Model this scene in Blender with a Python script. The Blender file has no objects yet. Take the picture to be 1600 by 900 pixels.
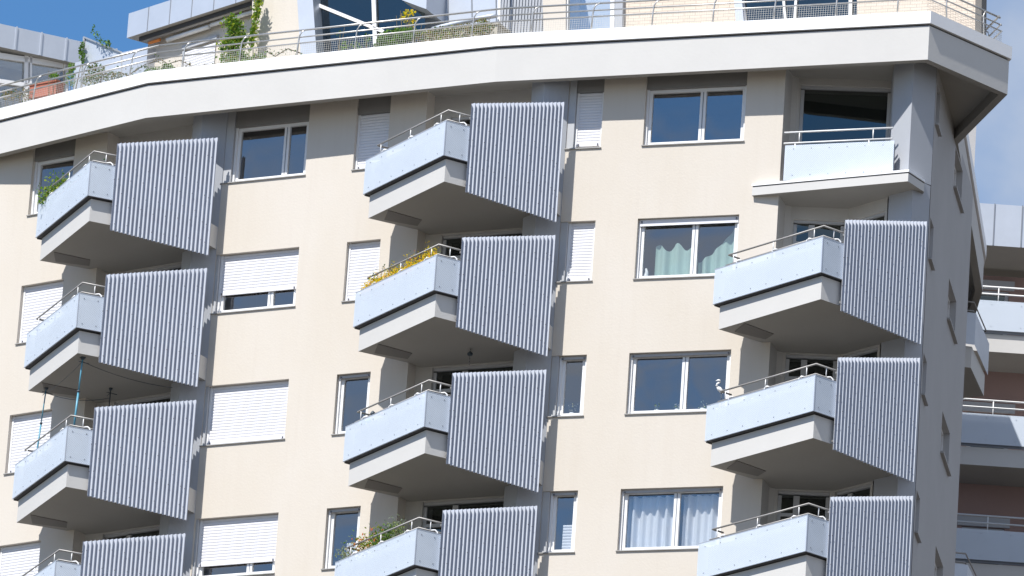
import bpy, math, random
from mathutils import Vector, Matrix
from math import radians as R, sin, cos, pi
random.seed(7)
S = bpy.context.scene
COL = S.collection
# ------------------------------------------------------------------ camera
TH, RO, F = R(18.664), 0.06843, 12213.5          # pitch, roll, focal length in photo pixels
cam_d = bpy.data.cameras.new('camera'); cam = bpy.data.objects.new('camera', cam_d); COL.objects.link(cam)
cam.matrix_world = Matrix.Rotation(pi/2+TH, 4, 'X') @ Matrix.Rotation(RO, 4, 'Z')
cam_d.sensor_width = 36; cam_d.lens = F/1600*36; cam_d.clip_start = 1; cam_d.clip_end = 5000
S.camera = cam
# ------------------------------------------------------------------ light
SUN_AZ, SUN_EL = R(-129), R(54.3)                # direction towards the sun (from +X, counter clockwise)
sd = bpy.data.lights.new('sun', 'SUN'); sd.energy = 5.0; sd.angle = R(0.5); sd.color = (1.0, .965, .91)
sun = bpy.data.objects.new('sun', sd); COL.objects.link(sun)
sv = Vector((cos(SUN_EL)*cos(SUN_AZ), cos(SUN_EL)*sin(SUN_AZ), sin(SUN_EL)))
sun.rotation_euler = sv.to_track_quat('Z', 'Y').to_euler(); sun.location = (-30, -20, 90)
w = bpy.data.worlds.new('World'); S.world = w; w.use_nodes = True
nt = w.node_tree; N = nt.nodes; L = nt.links
bg = N['Background']
sky = N.new('ShaderNodeTexSky'); sky.sky_type = 'NISHITA'; sky.sun_disc = False
sky.sun_elevation = SUN_EL; sky.sun_rotation = (pi/2-SUN_AZ) % (2*pi)
sky.air_density = 1.0; sky.dust_density = .15; sky.ozone_density = 3.5; sky.altitude = 300
tc = N.new('ShaderNodeTexCoord')
nz = N.new('ShaderNodeTexNoise'); nz.inputs['Scale'].default_value = 9; nz.inputs['Detail'].default_value = 7; nz.inputs['Roughness'].default_value = .58
mp = N.new('ShaderNodeMapping'); mp.inputs['Scale'].default_value = (1, 1, 2.2); mp.inputs['Rotation'].default_value = (0, 0.5, 0)
L.new(tc.outputs['Generated'], mp.inputs['Vector']); L.new(mp.outputs['Vector'], nz.inputs['Vector'])
cr = N.new('ShaderNodeValToRGB'); cr.color_ramp.elements[0].position = .47; cr.color_ramp.elements[1].position = .74
L.new(nz.outputs['Fac'], cr.inputs['Fac'])
# a bank of thin cloud that thickens towards +X (the right of the view)
sx = N.new('ShaderNodeSeparateXYZ'); L.new(tc.outputs['Generated'], sx.inputs[0])
mr = N.new('ShaderNodeMapRange'); mr.interpolation_type = 'SMOOTHSTEP'
mr.inputs[1].default_value = .035; mr.inputs[2].default_value = .07; mr.inputs[3].default_value = 0; mr.inputs[4].default_value = .80
L.new(sx.outputs[0], mr.inputs[0])
nz2 = N.new('ShaderNodeTexNoise'); nz2.inputs['Scale'].default_value = 60; nz2.inputs['Detail'].default_value = 5
L.new(tc.outputs['Generated'], nz2.inputs['Vector'])
m2 = N.new('ShaderNodeMath'); m2.operation = 'MULTIPLY_ADD'; m2.inputs[1].default_value = 1.7; m2.inputs[2].default_value = .1
L.new(nz2.outputs['Fac'], m2.inputs[0])
m3 = N.new('ShaderNodeMath'); m3.operation = 'MULTIPLY'; L.new(mr.outputs[0], m3.inputs[0]); L.new(m2.outputs[0], m3.inputs[1])
# general broken cloud everywhere but ahead of the camera's clear patch (behind the viewer: y < 0)
mr2 = N.new('ShaderNodeMapRange'); mr2.inputs[1].default_value = .3; mr2.inputs[2].default_value = -.2; mr2.inputs[3].default_value = 0; mr2.inputs[4].default_value = .30
L.new(sx.outputs[1], mr2.inputs[0])
m4 = N.new('ShaderNodeMath'); m4.operation = 'MULTIPLY'; L.new(cr.outputs['Color'], m4.inputs[0]); L.new(mr2.outputs[0], m4.inputs[1])
mr3 = N.new('ShaderNodeMapRange'); mr3.interpolation_type = 'SMOOTHSTEP'; mr3.inputs[1].default_value = .345; mr3.inputs[2].default_value = .322; mr3.inputs[3].default_value = 0; mr3.inputs[4].default_value = .8
L.new(sx.outputs[2], mr3.inputs[0])
nz3 = N.new('ShaderNodeTexNoise'); nz3.inputs['Scale'].default_value = 38; nz3.inputs['Detail'].default_value = 6; L.new(tc.outputs['Generated'], nz3.inputs['Vector'])
mr4 = N.new('ShaderNodeMapRange'); mr4.inputs[1].default_value = .34; mr4.inputs[2].default_value = .62; L.new(nz3.outputs['Fac'], mr4.inputs[0])
m6 = N.new('ShaderNodeMath'); m6.operation = 'MULTIPLY'; L.new(mr3.outputs[0], m6.inputs[0]); L.new(mr4.outputs[0], m6.inputs[1])
m7 = N.new('ShaderNodeMath'); m7.operation = 'MULTIPLY'; L.new(m6.outputs[0], m7.inputs[0]); L.new(mr2.outputs[0], m7.inputs[1])
m8 = N.new('ShaderNodeMath'); m8.operation = 'MULTIPLY_ADD'; m8.inputs[1].default_value = 3.5; L.new(m7.outputs[0], m8.inputs[0]); L.new(m4.outputs[0], m8.inputs[2])
m5 = N.new('ShaderNodeMath'); m5.operation = 'ADD'; m5.use_clamp = True; L.new(m3.outputs[0], m5.inputs[0]); L.new(m8.outputs[0], m5.inputs[1])
mx = N.new('ShaderNodeMixRGB'); mx.inputs['Color2'].default_value = (4.1, 4.6, 5.5, 1)
L.new(m5.outputs[0], mx.inputs['Fac']); hs = N.new('ShaderNodeHueSaturation'); hs.inputs['Saturation'].default_value = 1.22; hs.inputs['Value'].default_value = 1.12
L.new(sky.outputs['Color'], hs.inputs['Color']); L.new(hs.outputs['Color'], mx.inputs['Color1'])
L.new(mx.outputs['Color'], bg.inputs['Color']); bg.inputs['Strength'].default_value = .10
S.view_settings.view_transform = 'Standard'; S.view_settings.look = 'None'; S.view_settings.gamma = 1
S.view_settings.exposure = 0.41
S.render.engine = 'CYCLES'; S.cycles.max_bounces = 8; S.cycles.transparent_max_bounces = 24

# ------------------------------------------------------------------ materials
def mat(name, col, rough=.6, var=0.0, vscale=1.5, bump=0.0, bscale=40, metal=0.0, spec=.5, col2=None):
    m = bpy.data.materials.new(name); m.use_nodes = True; nt = m.node_tree; b = nt.nodes['Principled BSDF']
    b.inputs['Base Color'].default_value = (*col, 1); b.inputs['Roughness'].default_value = rough
    b.inputs['Metallic'].default_value = metal; b.inputs['Specular IOR Level'].default_value = spec
    t = nt.nodes.new('ShaderNodeTexCoord')
    if var > 0 or col2:
        n = nt.nodes.new('ShaderNodeTexNoise'); n.inputs['Scale'].default_value = vscale; n.inputs['Detail'].default_value = 6; n.inputs['Roughness'].default_value = .65
        nt.links.new(t.outputs['Object'], n.inputs['Vector'])
        r = nt.nodes.new('ShaderNodeValToRGB'); r.color_ramp.elements[0].position = .3; r.color_ramp.elements[1].position = .7
        c2 = col2 or tuple(c*(1-var) for c in col)
        r.color_ramp.elements[0].color = (*c2, 1); r.color_ramp.elements[1].color = (*col, 1)
        nt.links.new(n.outputs['Fac'], r.inputs['Fac']); nt.links.new(r.outputs['Color'], b.inputs['Base Color'])
    if bump > 0:
        n2 = nt.nodes.new('ShaderNodeTexNoise'); n2.inputs['Scale'].default_value = bscale; n2.inputs['Detail'].default_value = 4
        nt.links.new(t.outputs['Object'], n2.inputs['Vector'])
        bp = nt.nodes.new('ShaderNodeBump'); bp.inputs['Strength'].default_value = bump; bp.inputs['Distance'].default_value = .02
        nt.links.new(n2.outputs['Fac'], bp.inputs['Height']); nt.links.new(bp.outputs['Normal'], b.inputs['Normal'])
    return m
M = {}
def stucco():
    m = bpy.data.materials.new('cream_render'); m.use_nodes = True; nt = m.node_tree; b = nt.nodes['Principled BSDF']
    n = nt.nodes; l = nt.links; t = n.new('ShaderNodeTexCoord')
    b.inputs['Roughness'].default_value = .9; b.inputs['Specular IOR Level'].default_value = .2
    a = n.new('ShaderNodeTexNoise'); a.inputs['Scale'].default_value = .55; a.inputs['Detail'].default_value = 8; a.inputs['Roughness'].default_value = .6
    mpx = n.new('ShaderNodeMapping'); mpx.inputs['Scale'].default_value = (1, 1, .55); l.new(t.outputs['Object'], mpx.inputs[0]); l.new(mpx.outputs[0], a.inputs['Vector'])
    r = n.new('ShaderNodeValToRGB'); r.color_ramp.elements[0].position = .36; r.color_ramp.elements[1].position = .66
    r.color_ramp.elements[0].color = (.605, .553, .485, 1); r.color_ramp.elements[1].color = (.625, .578, .52, 1)
    l.new(a.outputs['Fac'], r.inputs['Fac'])
    # thin rain streaks: noise stretched along Z
    mp2 = n.new('ShaderNodeMapping'); mp2.inputs['Scale'].default_value = (5, 5, .22); l.new(t.outputs['Object'], mp2.inputs[0])
    s = n.new('ShaderNodeTexNoise'); s.inputs['Scale'].default_value = 1.6; s.inputs['Detail'].default_value = 5; l.new(mp2.outputs[0], s.inputs['Vector'])
    r2 = n.new('ShaderNodeValToRGB'); r2.color_ramp.elements[0].position = .52; r2.color_ramp.elements[1].position = .8
    r2.color_ramp.elements[0].color = (1, 1, 1, 1); r2.color_ramp.elements[1].color = (.975, .97, .965, 1); l.new(s.outputs['Fac'], r2.inputs['Fac'])
    mm = n.new('ShaderNodeMixRGB'); mm.blend_type = 'MULTIPLY'; mm.inputs['Fac'].default_value = 1
    l.new(r.outputs['Color'], mm.inputs['Color1']); l.new(r2.outputs['Color'], mm.inputs['Color2']); l.new(mm.outputs['Color'], b.inputs['Base Color'])
    # bumps: grain + faint horizontal courses
    g = n.new('ShaderNodeTexNoise'); g.inputs['Scale'].default_value = 22; g.inputs['Detail'].default_value = 5; l.new(t.outputs['Object'], g.inputs['Vector'])
    mp3 = n.new('ShaderNodeMapping'); mp3.inputs['Scale'].default_value = (.35, .35, 9); l.new(t.outputs['Object'], mp3.inputs[0])
    h = n.new('ShaderNodeTexNoise'); h.inputs['Scale'].default_value = 1; h.inputs['Detail'].default_value = 3; l.new(mp3.outputs[0], h.inputs['Vector'])
    ad = n.new('ShaderNodeMath'); ad.operation = 'MULTIPLY_ADD'; ad.inputs[1].default_value = .12; l.new(h.outputs['Fac'], ad.inputs[0]); l.new(g.outputs['Fac'], ad.inputs[2])
    bp = n.new('ShaderNodeBump'); bp.inputs['Strength'].default_value = .14; bp.inputs['Distance'].default_value = .02
    l.new(ad.outputs[0], bp.inputs['Height']); l.new(bp.outputs['Normal'], b.inputs['Normal'])
    return m
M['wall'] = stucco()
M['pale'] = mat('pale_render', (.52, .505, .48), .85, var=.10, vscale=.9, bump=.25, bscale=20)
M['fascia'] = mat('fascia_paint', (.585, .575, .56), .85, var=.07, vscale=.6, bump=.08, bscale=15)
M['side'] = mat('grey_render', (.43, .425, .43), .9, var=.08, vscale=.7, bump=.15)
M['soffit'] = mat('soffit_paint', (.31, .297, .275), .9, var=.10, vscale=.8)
M['coping'] = mat('white_sheet_metal', (.90, .90, .91), .45, var=.04, vscale=2, spec=.5)
M['dark_gap'] = mat('dark_joint_and_shade', (.06, .06, .065), .8, var=.1)
M['column'] = mat('grey_blue_paint', (.40, .42, .46), .75, var=.08, vscale=.8, bump=.1)
M['metal'] = mat('zinc_cladding', (.55, .59, .66), .42, var=.10, vscale=1.1, metal=.35)
M['screen'] = mat('corrugated_sheet', (.53, .56, .63), .45, var=.07, vscale=1.3, metal=.1)
M['rivet'] = mat('dull_rivet', (.25, .28, .33), .5, var=.1)
M['infill'] = mat('dark_shutter_housing', (.24, .235, .23), .7, var=.08)
M['seam'] = mat('cladding_seam', (.22, .24, .28), .6, var=.1)
M['bolt'] = mat('screw_steel', (.12, .12, .14), .5, var=.1)
M['rail'] = mat('stainless_tube', (.55, .54, .52), .35, var=.1, vscale=6, metal=.7)
M['rail_w'] = mat('light_painted_tube', (.80, .80, .80), .45, var=.05)
M['rail_d'] = mat('weathered_grey_tube', (.34, .33, .32), .5, var=.15, vscale=6, metal=.3)
M['frame'] = mat('white_window_frame', (.82, .82, .83), .4, var=.03)
M['frame_g'] = mat('grey_window_frame', (.45, .46, .48), .5, var=.05)
M['shutter'] = mat('white_shutter_slats', (.74, .74, .78), .5, var=.04, vscale=2)
M['shutter_g'] = mat('grey_shutter_slats', (.42, .43, .46), .6, var=.05, vscale=2)
M['sill'] = mat('grey_sill_metal', (.34, .33, .32), .5, var=.1)
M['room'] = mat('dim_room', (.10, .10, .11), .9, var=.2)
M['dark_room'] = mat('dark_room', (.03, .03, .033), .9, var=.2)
M['curtain'] = mat('white_curtain', (.75, .76, .80), .9, var=.05, vscale=4)
M['curtain_g'] = mat('pale_green_curtain', (.42, .58, .52), .9, var=.08, vscale=4)
M['post_recess_dark'] = mat('dark_post_recess_shade', (.17, .16, .15), .85, var=.1)  # dark of the corner post, and shade painted over the slab recess
M['tile'] = None
M['orange'] = mat('orange_awning_cloth', (.75, .25, .06), .9, var=.15, vscale=8)
M['red'] = mat('red_plastic', (.55, .05, .06), .5, var=.1)
M['teal'] = mat('teal_paint', (.25, .5, .48), .5, var=.1)
M['terracotta'] = mat('terracotta', (.42, .14, .09), .8, var=.2, vscale=5)
M['soil'] = mat('soil', (.06, .045, .03), .95, var=.3, vscale=9)
M['white'] = mat('white_plastic', (.8, .8, .8), .4, var=.04)
M['blue_pole'] = mat('blue_tube', (.10, .32, .44), .4, var=.1, vscale=8)
M['dark_pole'] = mat('dark_tube', (.05, .07, .09), .5, var=.1)
M['pinkwall'] = mat('rust_pink_render', (.37, .25, .22), .9, var=.1, vscale=.7, bump=.2)
M['ground'] = mat('courtyard_ground', (.105, .092, .072), .95, var=.35, vscale=.08)
M['stem'] = mat('plant_stem', (.13, .10, .05), .9, var=.3, vscale=9)
M['stone'] = mat('pale_stone', (.45, .42, .36), .9, var=.25, vscale=6, bump=.3)
def leafmat(name, col, col2, tr=.35):
    m = mat(name, col, .6, col2=col2, vscale=7, spec=.3); nt = m.node_tree
    b = nt.nodes['Principled BSDF']; out = [n for n in nt.nodes if n.type == 'OUTPUT_MATERIAL'][0]
    t = nt.nodes.new('ShaderNodeBsdfTranslucent'); t.inputs['Color'].default_value = (col[0]*1.6, col[1]*1.7, col[2]*.8, 1)
    x = nt.nodes.new('ShaderNodeMixShader'); x.inputs[0].default_value = tr
    nt.links.new(b.outputs[0], x.inputs[1]); nt.links.new(t.outputs[0], x.inputs[2]); nt.links.new(x.outputs[0], out.inputs['Surface'])
    return m
M['leaf'] = leafmat('bright_leaves', (.13, .24, .035), (.06, .13, .02))
M['leaf_d'] = leafmat('dark_leaves', (.05, .11, .025), (.025, .055, .015))
M['leaf_y'] = leafmat('yellow_green_leaves', (.30, .34, .06), (.15, .2, .03))
M['leaf_s'] = leafmat('silver_green_leaves', (.26, .31, .25), (.13, .17, .12))
M['dry'] = leafmat('dry_leaves', (.24, .18, .10), (.12, .09, .05))
M['petal_y'] = leafmat('yellow_petals', (.80, .60, .02), (.62, .42, .01))
M['petal_o'] = leafmat('orange_petals', (.75, .25, .08), (.6, .12, .05))
M['petal_w'] = leafmat('white_petals', (.75, .72, .72), (.55, .5, .5))
def glass(name, tint, refl, base):
    m = bpy.data.materials.new(name); m.use_nodes = True; nt = m.node_tree; n = nt.nodes; l = nt.links
    for x in list(n):
        if x.type != 'OUTPUT_MATERIAL': n.remove(x)
    out = n[0]
    tr = n.new('ShaderNodeBsdfTransparent'); tr.inputs[0].default_value = (*tint, 1)
    gl = n.new('ShaderNodeBsdfGlossy'); gl.inputs['Color'].default_value = (*base, 1); gl.inputs['Roughness'].default_value = .02
    t = n.new('ShaderNodeTexCoord'); ns = n.new('ShaderNodeTexNoise'); ns.inputs['Scale'].default_value = 1.2; ns.inputs['Detail'].default_value = 1
    l.new(t.outputs['Object'], ns.inputs['Vector'])
    bp = n.new('ShaderNodeBump'); bp.inputs['Strength'].default_value = .06; bp.inputs['Distance'].default_value = .05
    l.new(ns.outputs['Fac'], bp.inputs['Height']); l.new(bp.outputs['Normal'], gl.inputs['Normal'])
    mx = n.new('ShaderNodeMixShader'); mx.inputs[0].default_value = refl; l.new(tr.outputs[0], mx.inputs[1]); l.new(gl.outputs[0], mx.inputs[2])
    l.new(mx.outputs[0], out.inputs['Surface']); return m
M['glass'] = glass('window_glass', (.86, .89, .90), .26, (.95, .95, .95))
M['glass_d'] = glass('dark_window_glass', (.35, .38, .40), .13, (.75, .85, .82))
def uvholes(name, base, pitch, rad, kind):
    """sheet with real see-through holes laid out in metres along its own UVs"""
    m = mat(name, base, .5, var=.05, vscale=1.4, metal=0 if kind == 'perf' else .3); nt = m.node_tree; n = nt.nodes; l = nt.links
    b = n['Principled BSDF']; out = [x for x in n if x.type == 'OUTPUT_MATERIAL'][0]
    uv = n.new('ShaderNodeUVMap'); uv.uv_map = 'UVMap'
    mp = n.new('ShaderNodeMapping'); mp.inputs['Scale'].default_value = (1/pitch,)*3
    if kind == 'perf': mp.inputs['Rotation'].default_value = (0, 0, pi/4)
    l.new(uv.outputs[0], mp.inputs[0])
    fr = n.new('ShaderNodeVectorMath'); fr.operation = 'FRACTION'; l.new(mp.outputs[0], fr.inputs[0])
    sb = n.new('ShaderNodeVectorMath'); sb.operation = 'SUBTRACT'; sb.inputs[1].default_value = (.5, .5, 0); l.new(fr.outputs[0], sb.inputs[0])
    if kind == 'perf':
        sp0 = n.new('ShaderNodeSeparateXYZ'); l.new(sb.outputs[0], sp0.inputs[0]); cb = n.new('ShaderNodeCombineXYZ'); l.new(sp0.outputs[0], cb.inputs[0]); l.new(sp0.outputs[1], cb.inputs[1])
        ln = n.new('ShaderNodeVectorMath'); ln.operation = 'LENGTH'; l.new(cb.outputs[0], ln.inputs[0])
        c = n.new('ShaderNodeMath'); c.operation = 'LESS_THAN'; c.inputs[1].default_value = rad; l.new(ln.outputs['Value'], c.inputs[0])
    else:
        ab = n.new('ShaderNodeVectorMath'); ab.operation = 'ABSOLUTE'; l.new(sb.outputs[0], ab.inputs[0])
        sp = n.new('ShaderNodeSeparateXYZ'); l.new(ab.outputs[0], sp.inputs[0])
        mxm = n.new('ShaderNodeMath'); mxm.operation = 'MAXIMUM'; l.new(sp.outputs[0], mxm.inputs[0]); l.new(sp.outputs[1], mxm.inputs[1])
        c = n.new('ShaderNodeMath'); c.operation = 'LESS_THAN'; c.inputs[1].default_value = rad; l.new(mxm.outputs[0], c.inputs[0])
    t = n.new('ShaderNodeBsdfTransparent'); x = n.new('ShaderNodeMixShader')
    l.new(c.outputs[0], x.inputs[0]); l.new(b.outputs[0], x.inputs[1]); l.new(t.outputs[0], x.inputs[2]); l.new(x.outputs[0], out.inputs['Surface'])
    return m
M['perf'] = uvholes('perforated_sheet', (.61, .68, .775), .027, .20, 'perf')
M['mesh'] = uvholes('wire_grid', (.42, .41, .38), .050, .452, 'grid')
def tilemat():
    m = mat('cream_glazed_tile', (.66, .56, .44), .5, var=.05); nt = m.node_tree; n = nt.nodes; l = nt.links; b = n['Principled BSDF']
    uv = n.new('ShaderNodeUVMap'); uv.uv_map = 'UVMap'
    br = n.new('ShaderNodeTexBrick'); br.inputs['Scale'].default_value = 1; br.inputs['Brick Width'].default_value = .24; br.inputs['Row Height'].default_value = .065
    br.inputs['Mortar Size'].default_value = .006; br.inputs['Color1'].default_value = (.70, .60, .50, 1); br.inputs['Color2'].default_value = (.64, .54, .44, 1); br.inputs['Mortar'].default_value = (.42, .36, .30, 1)
    l.new(uv.outputs[0], br.inputs['Vector']); l.new(br.outputs['Color'], b.inputs['Base Color']); return m
M['tile'] = tilemat()

# ------------------------------------------------------------------ mesh helpers
class MB:
    def __init__(s): s.v = []; s.f = []; s.mi = []; s.sm = []; s.mats = []; s.uv = {}
    def m(s, name):
        if name not in s.mats: s.mats.append(name)
        return s.mats.index(name)
    def face(s, pts, m, smooth=False, uv=None):
        i = len(s.v); s.v += [tuple(p) for p in pts]; s.f.append(tuple(range(i, i+len(pts)))); s.mi.append(s.m(m)); s.sm.append(smooth)
        if uv: s.uv[len(s.f)-1] = uv
    def prism(s, poly, z0, z1, m, mb=None, mt=None, skip=()):
        """poly = plan points; z0/z1 may be lists"""
        n = len(poly); a = z0 if isinstance(z0, (list, tuple)) else [z0]*n; b = z1 if isinstance(z1, (list, tuple)) else [z1]*n
        ar = sum(poly[i][0]*poly[(i+1) % n][1]-poly[(i+1) % n][0]*poly[i][1] for i in range(n))
        if ar < 0: poly = poly[::-1]; a = a[::-1]; b = b[::-1]
        lo = [(p[0], p[1], z) for p, z in zip(poly, a)]; hi = [(p[0], p[1], z) for p, z in zip(poly, b)]
        s.face(lo[::-1], mb or m); s.face(hi, mt or m)
        for i in range(n):
            j = (i+1) % n; s.face([lo[i], lo[j], hi[j], hi[i]], m)
    def extr(s, pts, d, m, uvd=None):
        """polygon in space extruded by the vector d"""
        d = Vector(d); a = [Vector(p) for p in pts]; b = [p+d for p in a]
        s.face(a, m, uv=uvd); s.face(b[::-1], m)
        for i in range(len(a)):
            j = (i+1) % len(a); s.face([a[j], a[i], b[i], b[j]], m)
    def bar(s, a, b, wx, wy, m, up=(0, 0, 1)):
        a = Vector(a); b = Vector(b); d = (b-a).normalized(); u = Vector(up)
        if abs(d.dot(u)) > .95: u = Vector((1, 0, 0))
        x = d.cross(u).normalized()*wx/2; y = d.cross(x).normalized()*wy/2
        c = [a-x-y, a+x-y, a+x+y, a-x+y]; s.extr(c, b-a, m)
    def tube(s, pts, r, m, n=7, cap=True):
        pts = [Vector(p) for p in pts]; rings = []
        for i, p in enumerate(pts):
            if i == 0: t = pts[1]-p
            elif i == len(pts)-1: t = p-pts[i-1]
            else: t = (pts[i+1]-p).normalized()+(p-pts[i-1]).normalized()
            t.normalize(); u = Vector((0, 0, 1)) if abs(t.z) < .9 else Vector((0, 1, 0))
            x = t.cross(u).normalized(); y = t.cross(x).normalized()
            rr = r[i] if isinstance(r, (list, tuple)) else r
            base = len(s.v); s.v += [tuple(p+x*cos(2*pi*k/n)*rr+y*sin(2*pi*k/n)*rr) for k in range(n)]; rings.append(base)
        for i in range(len(pts)-1):
            for k in range(n):
                k2 = (k+1) % n; s.f.append((rings[i]+k, rings[i+1]+k, rings[i+1]+k2, rings[i]+k2)); s.mi.append(s.m(m)); s.sm.append(True)
        if cap:
            s.f.append(tuple(rings[0]+k for k in range(n))); s.mi.append(s.m(m)); s.sm.append(False)
            s.f.append(tuple(rings[-1]+k for k in reversed(range(n)))); s.mi.append(s.m(m)); s.sm.append(False)
    def disc(s, c, nrm, r, m, n=6, h=.006):
        c = Vector(c); nn = Vector(nrm).normalized(); s.tube([c-nn*.002, c+nn*h], r, m, n)
    def leaf(s, c, size, m):
        d = Vector((random.gauss(0, 1), random.gauss(0, 1), random.gauss(0, 1))).normalized()
        e = Vector((random.gauss(0, 1), random.gauss(0, 1), random.gauss(0, 1))).cross(d).normalized()
        l = size*random.uniform(.6, 1.3); wd = l*random.uniform(.4, .7); c = Vector(c)
        s.face([c-d*l/2, c+e*wd/2, c+d*l/2+d.cross(e)*l*.12, c-e*wd/2], m)
    def build(s, name, parent=None, off=(0, 0, 0), origin=None):
        me = bpy.data.meshes.new(name); o3 = Vector(origin) if origin is not None else Vector((0, 0, 0))
        me.from_pydata([tuple(Vector(v)-o3) for v in s.v], [], s.f)
        for k in s.mats: me.materials.append(M[k])
        me.polygons.foreach_set('material_index', s.mi); me.polygons.foreach_set('use_smooth', s.sm)
        if s.uv:
            ul = me.uv_layers.new(name='UVMap')
            for fi, uv in s.uv.items():
                for li, c in zip(me.polygons[fi].loop_indices, uv): ul.data[li].uv = c
        me.update(); o = bpy.data.objects.new(name, me); COL.objects.link(o); o.location = o3
        if parent: put(o, parent)
        return o
WORLD = {}
def put(o, parent):
    """parent o (given in world coordinates, translation only) under an unrotated parent"""
    o.parent = parent; o.location = Vector(o.location)-wl(parent)
def wl(o):
    l = Vector(o.location)
    return l+wl(o.parent) if o.parent else l
def tag(o, label=None, cat=None, group=None, kind=None):
    if label: o['label'] = label
    if cat: o['category'] = cat
    if group: o['group'] = group
    if kind: o['kind'] = kind
    return o
def empty(name, loc, label, cat, group=None):
    o = bpy.data.objects.new(name, None); COL.objects.link(o); o.location = loc; o.empty_display_size = .3
    return tag(o, label, cat, group)

# ------------------------------------------------------------------ the place: plan of the building, metres; camera at the origin
Z0 = 53.119; H = 2.85                                  # top of the uppermost balcony parapets, storey height
def V2(x, y): return Vector((x, y))
class Wall:
    """vertical plane: s runs along it to the right, depth grows away from the street"""
    def __init__(s, o, ang, off=0):
        a = R(ang); s.t = V2(cos(a), sin(a)); s.n = V2(-sin(a), cos(a)); s.o = V2(*o)+s.n*off; s.ang = ang
    def p(s, u, z, d=0):
        q = s.o+s.t*u+s.n*d; return Vector((q.x, q.y, z))
    def q(s, u, d=0):
        q = s.o+s.t*u+s.n*d; return (q.x, q.y)
    def off(s, d): return Wall(s.q(0, d), s.ang)
def ray(x, y):                                         # sight line of a photo pixel, used only to read positions on known planes
    c, sn = cos(RO), sin(RO); dx, dy = x-800, y-450; u = c*dx+sn*dy; v = -sn*dx+c*dy
    X = u/F; Vv = -v/F
    return Vector((X, cos(TH)-Vv*sin(TH), sin(TH)+Vv*cos(TH)))
def atz(x, y, z): r = ray(x, y); return r*(z/r.z)
def onw(W, x, y):
    r = ray(x, y); k = W.o.dot(W.n)/V2(r.x, r.y).dot(W.n); P = r*k
    return (V2(P.x, P.y)-W.o).dot(W.t), P.z
def pw(W, x, y, d=0):
    s_, z = onw(W.off(d), x, y); return W.off(d).p(s_, z)
W1 = Wall((-9.3186, 154.6145), -36); W2 = Wall((-6.1242, 152.4049), -27); W3 = Wall((.8857, 148.8645), -18.7)
W4 = Wall((8.12, 146.42), 80)
BAY = [(-8.788, 151.034, -1.189), (-1.544, 147.108, -1.037), (6.001, 144.398, -.881)]
def bl(c, u, v):
    x, y, a = BAY[c]; return (x+cos(a)*u-sin(a)*v, y+sin(a)*u+cos(a)*v)

ground = MB(); ground.face([(-900, -400, -1.6), (900, -400, -1.6), (900, 1500, -1.6), (-900, 1500, -1.6)], 'ground')
tag(ground.build('ground'), kind='structure')

B = empty('apartment_building', (0, 150, -1.6), 'cream high apartment block with projecting grey balconies and a planted roof terrace', 'building')

# ---------------- walls with openings
ZB, ZT = -1.6, Z0+1.78
wallmb = MB()
def wallseg(W, s0, s1, holes, m='wall', rev=.16, z0=ZB, z1=ZT, revm=None, mb=None):
    mb = mb or wallmb
    ss = sorted({s0, s1} | {h[0] for h in holes} | {h[1] for h in holes}); zz = sorted({z0, z1} | {h[2] for h in holes} | {h[3] for h in holes})
    for a, b in zip(ss, ss[1:]):
        run = None
        for c, d in zip(zz, zz[1:]):
            hole = any(h[0]-1e-6 <= a and b <= h[1]+1e-6 and h[2]-1e-6 <= c and d <= h[3]+1e-6 for h in holes)
            if not hole: run = (run[0], d) if run else (c, d)
            if (hole or d == zz[-1]) and run:
                mb.face([W.p(a, run[0]), W.p(b, run[0]), W.p(b, run[1]), W.p(a, run[1])], m); run = None
    for (a, b, c, d) in [h[:4] for h in holes]:
        r = revm or m
        mb.face([W.p(a, c), W.p(b, c), W.p(b, c, rev), W.p(a, c, rev)], r); mb.face([W.p(a, d, rev), W.p(b, d, rev), W.p(b, d), W.p(a, d)], r)
        mb.face([W.p(a, c), W.p(a, c, rev), W.p(a, d, rev), W.p(a, d)], r); mb.face([W.p(b, c, rev), W.p(b, c), W.p(b, d), W.p(b, d, rev)], r)
def lvl(n, a, b): return (Z0-n*H+a, Z0-n*H+b)

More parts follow.
